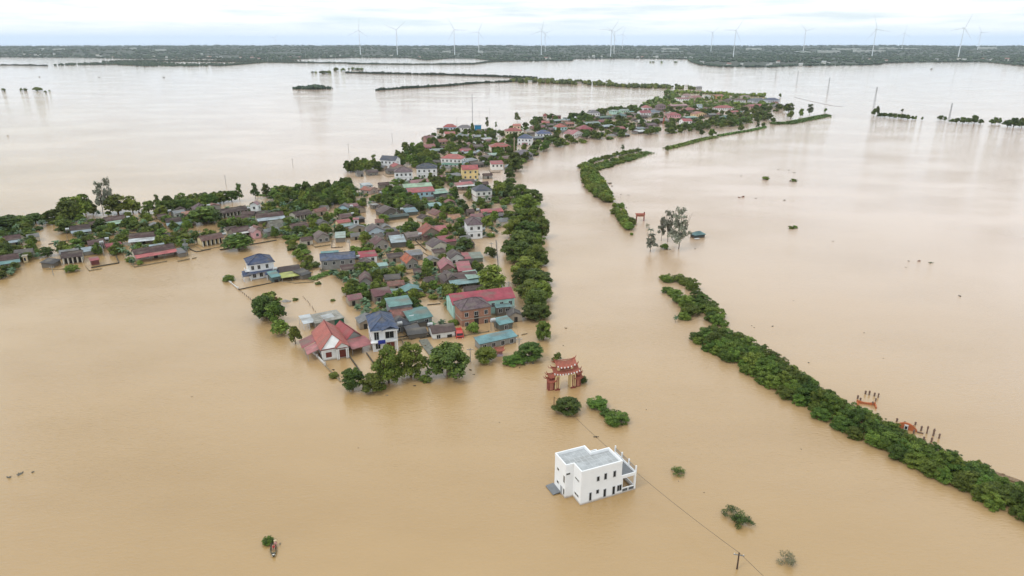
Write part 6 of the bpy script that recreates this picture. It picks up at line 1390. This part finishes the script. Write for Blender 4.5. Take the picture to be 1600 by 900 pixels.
for s_, c_, a_, b_, yaw_ in base_h:
    if c_.y > 1500 or s_ in ('white cubic house','temple gate','truck'): continue
    if c_.y < 205 and c_.x < 60 or og.random() < .3: continue
    for tries in range(26):
        if OB.count(s_) >= (1 if c_.y < 640 else 2): break
        an = yaw_+og.choice([0,1,2,3])*math.pi/2+og.uniform(-.35,.35); w_ = og.uniform(4,8); d_ = og.uniform(3.5,6); r_ = og.uniform(6, 11)+a_*.4
        p_ = Vector((c_.x+math.cos(an)*r_, c_.y+math.sin(an)*r_, 0)); q_ = pix(p_)
        if houses_hit(p_, 3.4): continue
        if q_[1] < 330 and not (inside(q_[0], q_[1], [(0,395),(60,345),(220,330),(420,312),(540,300),(556,268),(600,262),(650,225),(690,203),(800,200),(900,182),(1060,150),(1215,158),(1225,172),(1060,203),(960,214),(850,238),(800,262),(795,300),(800,340),(0,420)])): continue
        if any(inside(q_[0], q_[1], cp) for cp in CLEARP[:6]+[CLEARP[13]]+BAY) or q_[0] > 805 and q_[1] > 262 or q_[1] > 515 or (q_[1] > 415 and q_[0] < 545): continue
        yw = yaw_+og.uniform(-.06,.06); cc, kk, nm_ = og.choices(OUTC, [6,5,3,1,2.5,1.2,1,3])[0]; h_ = og.uniform(1.7,2.6); far_ = c_.y > 640
        o_ = empty('outbuilding', p_, yw, cat='shed', group='small outbuildings among the village houses'); kind_ = og.choice(['gx','gx','shed','gy'])
        P_ = roof_polys(kind_, -w_/2, w_/2, -d_/2, d_/2, h_, 1.3 if kind_ != 'shed' else .6); MB().slab(P_, .1).build('roof', hexmat(cc, kk), o_)
        walls_mb(kind_, -w_/2+.25, w_/2-.25, -d_/2+.25, d_/2-.25, -1, h_-.05, 1.2 if kind_ != 'shed' else .55).build('wall', hexmat(og.choice(['b9b2a4','8f8d88','9a8f80','77736a']), 'wall'), o_)
        if not far_: window(o_, og.uniform(-.2,.2)*w_, -d_/2+.25, h_*.42, 1.1, h_*.75, 0, TIMBER, False, DARK)
        dl, sl_, cl = near_landmark(p_)
        rel = 'left of' if p_.x-cl.x < -abs(p_.y-cl.y)*.9 else 'right of' if p_.x-cl.x > abs(p_.y-cl.y)*.9 else ('behind' if p_.y > cl.y else 'before')
        key_ = (nm_, rel, sl_); cntb[key_] = cntb.get(key_, 0)+1
        o_['label'] = 'small %s shed %s the %s' % (nm_, rel, sl_) if cntb[key_] == 1 else 'other small %s shed %s the %s' % (nm_, rel, sl_); o_['kind'] = 'thing'
        HOUSES.append((s_, p_, w_/2, d_/2, yw)); OB.append(s_)
print('outbuildings', len(OB))
# yard walls in front of some houses
wg = random.Random(8)
for s_, c_, a_, b_, yaw_ in base_h:
    if c_.y > 620 or c_.y < 190 or wg.random() < .45 or not any(s_ == q[0] for q in LANDMARKS): continue
    if s_ in ('white cubic house','red temple gate','blue roofed villa at the pond'): continue
    l_ = a_+wg.uniform(1,3); f_ = -b_-wg.uniform(4,8); ho = wg.uniform(.25,.5); mb = MB().box(-l_,f_,-.6,l_*.2,f_+.2,ho)
    sd_ = wg.choice([-1,1]); mb.box(sd_*l_-.1,f_+.2,-.6,sd_*l_+.1,-b_*.2,ho-.03) if sd_ < 0 else mb.box(l_*.5,f_,-.6,l_,f_+.2,ho)
    for i in range(4): mb.box(-l_+i*l_*.4-.14,f_-.04,-.6,-l_+i*l_*.4+.14,f_+.24,ho+.18)
    tag(mb.build('yard_wall', WM[wg.choice(['dark','tan','tan'])], None, c_, yaw_), 'low yard wall before the '+s_, 'wall')
# roof water tanks on little stands
for s_, c_, a_, b_, yaw_ in base_h:
    if c_.y > 560 or wg.random() > .30 or not any(s_ == q[0] for q in LANDMARKS) or s_ == 'white cubic house' or 'gate' in s_ or 'canopy' in s_: continue
    sx_ = wg.choice([-1,1]); p_ = c_+Vector((math.cos(yaw_)*(a_+1.1)*sx_, math.sin(yaw_)*(a_+1.1)*sx_, 0)); o_ = empty('water_tank', p_, yaw_, label='pale water tank on a stand beside the '+s_, cat='tank')
    MB().tube((-.75,0,3.5),(.75,0,3.5),.55,n=12).build('tank', hexmat('d5dadd','metal'), o_); m_ = MB()
    for q in ((-.6,-.4),(.6,-.4),(.6,.4),(-.6,.4)): m_.tube((*q,-1),(*q,3.1),.06,n=4)
    m_.box(-.8,-.5,2.9,.8,.5,2.98).build('stand', ST, o_)
FILL = []
def fill(poly, sp, kinds, n, seed, hk=1.0, clear=True):
    g = random.Random(seed); xs = [q[0] for q in poly]; ys = [q[1] for q in poly]; W_ = [at(*q) for q in poly]
    wp = [(q.x, q.y) for q in W_]; x0, x1, y0, y1 = min(a for a,b in wp), max(a for a,b in wp), min(b for a,b in wp), max(b for a,b in wp); cnt = 0
    for i in range(n*30):
        if cnt >= n: break
        x, y = g.uniform(x0,x1), g.uniform(y0,y1)
        if not inside(x, y, wp): continue
        p = Vector((x, y, 0)); u = p.x; f = p.y*CP+CAM_H*SP; px_ = 800+FPX*p.x/f; py_ = 450-FPX*(p.y*SP-CAM_H*CP)/f
        if clear and any(inside(px_, py_, c) for c in CLEARP): continue
        k = g.choices([q[0] for q in kinds], [q[1] for q in kinds])[0]; spec = [q for q in kinds if q[0] == k][0]
        w = g.uniform(*spec[2])*.9; h = g.uniform(*spec[3])*.88; s_ = sp*(.7+.5*g.random())
        if houses_hit(p, w*.24): continue
        if any(abs(p.x-q.x) < s_ and abs(p.y-q.y) < s_ and math.hypot(p.x-q.x,p.y-q.y) < s_ for q in PLACED): continue
        PLACED.append(p); FILL.append((k, p, w, h)); cnt += 1
    print('fill', seed, cnt)
for o_, k_, p_, w_ in TREES: PLACED.append(p_)
KN = [('broad',4,(4.8,8.2),(3.6,6.8)),('dark',1.8,(4.8,8),(3.6,6.2)),('banana',4,(4.2,5.8),(3.2,4.8)),('palm',1.2,(5,6.5),(4.5,7)),('bush',4,(3.4,5.5),(1.8,3.0))]
KM = [('broad',4,(5,8.5),(4,7)),('dark',4,(5,8.5),(4,7)),('banana',1.2,(4.5,6),(3,4.5)),('bush',2,(4,6),(2,3.2))]
KF = [('far',4,(7,12),(5,8)),('bush_far',3,(6,9),(2.5,4.5))]
KT = [('broad',5,(6.5,10),(5.5,8.5)),('dark',3,(6.5,10),(5,8.5)),('tall_dark',.5,(5,7),(8,11))]
# rows and groves first
fill([(225,334),(300,318),(400,312),(470,303),(520,300),(548,286),(556,300),(535,316),(470,314),(420,318),(360,316),(300,328),(235,345)], 4.06, KT, 98, 1)
fill([(455,315),(545,292),(552,330),(480,330)], 4.21, KT, 34, 2)
fill([(612,248),(640,232),(680,240),(690,262),(660,262),(625,262)], 5.07, KT, 37, 3)
fill([(538,268),(560,260),(600,262),(592,278),(560,276)], 5.07, KT, 17, 31)
fill([(444,372),(460,372),(485,400),(498,424),(480,424),(462,400)], 4.6, [('broad',3,(4.5,6.5),(3.6,5.6)),('bush',2,(4,6),(2.5,3.5))], 20, 4, clear=False)
fill([(540,440),(580,440),(600,470),(612,495),(570,500),(545,470)], 4.2, [('banana',4,(4.5,6),(3.2,4.6)),('broad',2,(5,7),(4,6))], 22, 5, clear=False)
fill([(640,418),(700,440),(706,470),(680,468),(650,440)], 4.0, [('banana',4,(4.5,6),(3.4,4.8)),('broad',1,(5,6),(4,5))], 18, 6, clear=False)
fill([(510,428),(560,425),(590,440),(560,446),(530,442)], 4.6, [('dark',2,(5,7),(4,5)),('banana',2,(4.5,6),(3.2,4.4))], 10, 7, clear=False)
fill([(640,500),(700,500),(720,508),(690,514),(645,508)], 4.0, [('banana',3,(4,5),(2.5,3.6)),('bush',2,(3,4.5),(1.6,2.4))], 7, 8)
fill([(555,395),(610,385),(620,420),(580,410)], 3.43, KN, 10, 9, clear=False)
fill([(600,300),(640,310),(660,330),(630,338),(590,318)], 4.06, KT, 22, 10, clear=False)
fill([(0,372),(60,392),(60,404),(20,404),(0,404)], 3.59, KN, 15, 11)
fill([(-10,420),(25,420),(28,432),(0,436),(-10,436)], 4, [('banana',3,(4.5,5.5),(3,4)),('dark',2,(5,6),(3,4.5))], 8, 12)
fill([(185,392),(222,400),(224,416),(196,412)], 3.12, KN, 7, 13, clear=False)
fill([(60,340),(215,330),(290,372),(290,392),(190,398),(100,400),(0,415),(0,365)], 3.9, KN, 144, 14)
fill([(235,345),(440,318),(545,318),(560,350),(545,372),(480,375),(440,372),(360,380),(300,385),(262,360)], 3.82, KN, 204, 15)
fill([(545,300),(640,280),(720,262),(760,262),(790,300),(795,345),(770,375),(700,420),(640,420),(560,420),(540,380)], 3.9, KN, 297, 16)
fill([(560,420),(700,420),(770,400),(775,470),(700,500),(640,510),(590,505),(545,440)], 3.67, KN, 144, 17)
fill([(640,262),(660,220),(700,205),(800,210),(830,225),(800,262),(760,275),(700,285)], 5.46, KM, 178, 18)
fill([(810,262),(835,243),(880,228),(960,218),(1000,212),(1060,209),(1130,200),(1205,187),(1190,180),(1060,196),(960,208),(870,218),(820,236)], 6.6, [('far',5,(8,12),(6,8.5)),('bush_far',2,(7,9),(3,4.5))], 125, 19)
fill([(800,230),(830,196),(880,188),(960,178),(1010,168),(1060,152),(1150,152),(1215,160),(1225,172),(1190,178),(1060,196),(960,208),(870,218)], 6.24, KF, 442, 20)
fill([(800,205),(850,186),(920,180),(950,174),(1000,168),(1012,160),(1050,148),(1060,152),(1010,172),(960,180),(870,194),(820,208)], 7.0, [('far',5,(8,12),(6,9)),('tall_dark',.4,(6,7),(9,11))], 70, 21)
# past three hundred of the distant trees the farthest ones stand as one mass
far_ = sorted([q for q in FILL if q[0] == 'far'], key=lambda q: -q[1].y)[:max(0, sum(q[0] == 'far' for q in FILL)+sum(t[1] == 'far' for t in TREES)-292)]
if far_:
    ids_ = set(id(q) for q in far_); FILL = [q for q in FILL if id(q) not in ids_]; it_ = []
    for k, p, w, h in far_:
        for j in range(5): it_.append((p.x+pr.uniform(-.3,.3)*w, p.y+pr.uniform(-.3,.3)*w, pr.uniform(-.3,.35)*h, w*pr.uniform(.16,.32), h*pr.uniform(.45,.75)))
    crown_mass('treetops', 'dark treetops filling the far end of the spit village', it_, LEAF_DARK, 77)
# name them by the landmark they stand nearest to
SIZE = lambda w, h, k: ('small' if w < 5 else 'large' if w > 7.2 else 'medium')
PHR = {'broad':'leafy tree','dark':'dark tree','far':'distant tree','bush_far':'low bush','bush':'low bush','banana':'banana plant','palm':'palm tree','tall_dark':'slender tree'}
buck = {}
for (k, p, w, h) in FILL:
    d, s, c = near_landmark(p); rel = 'left of' if p.x-c.x < -abs(p.y-c.y)*.9 else 'right of' if p.x-c.x > abs(p.y-c.y)*.9 else ('behind' if p.y > c.y else 'before')
    buck.setdefault((PHR[k], rel, s), []).append((d, k, p, w, h))
for (ph, rel, s), L_ in buck.items():
    L_.sort(key=lambda q: q[0]); n_ = len(L_)
    for i, (d, k, p, w, h) in enumerate(L_):
        rank = '' if n_ == 1 else (', nearest' if i == 0 else ', %s nearest' % ordinal(i))
        plant(k, p, w, h, '%s %s the %s%s' % (ph, rel, s, rank), {'banana':'banana plants in the village gardens','palm':'palms in the village gardens'}.get(k, 'trees and bushes among the village houses'))
print('trees', len(TREES), 'objects', len(bpy.data.objects))
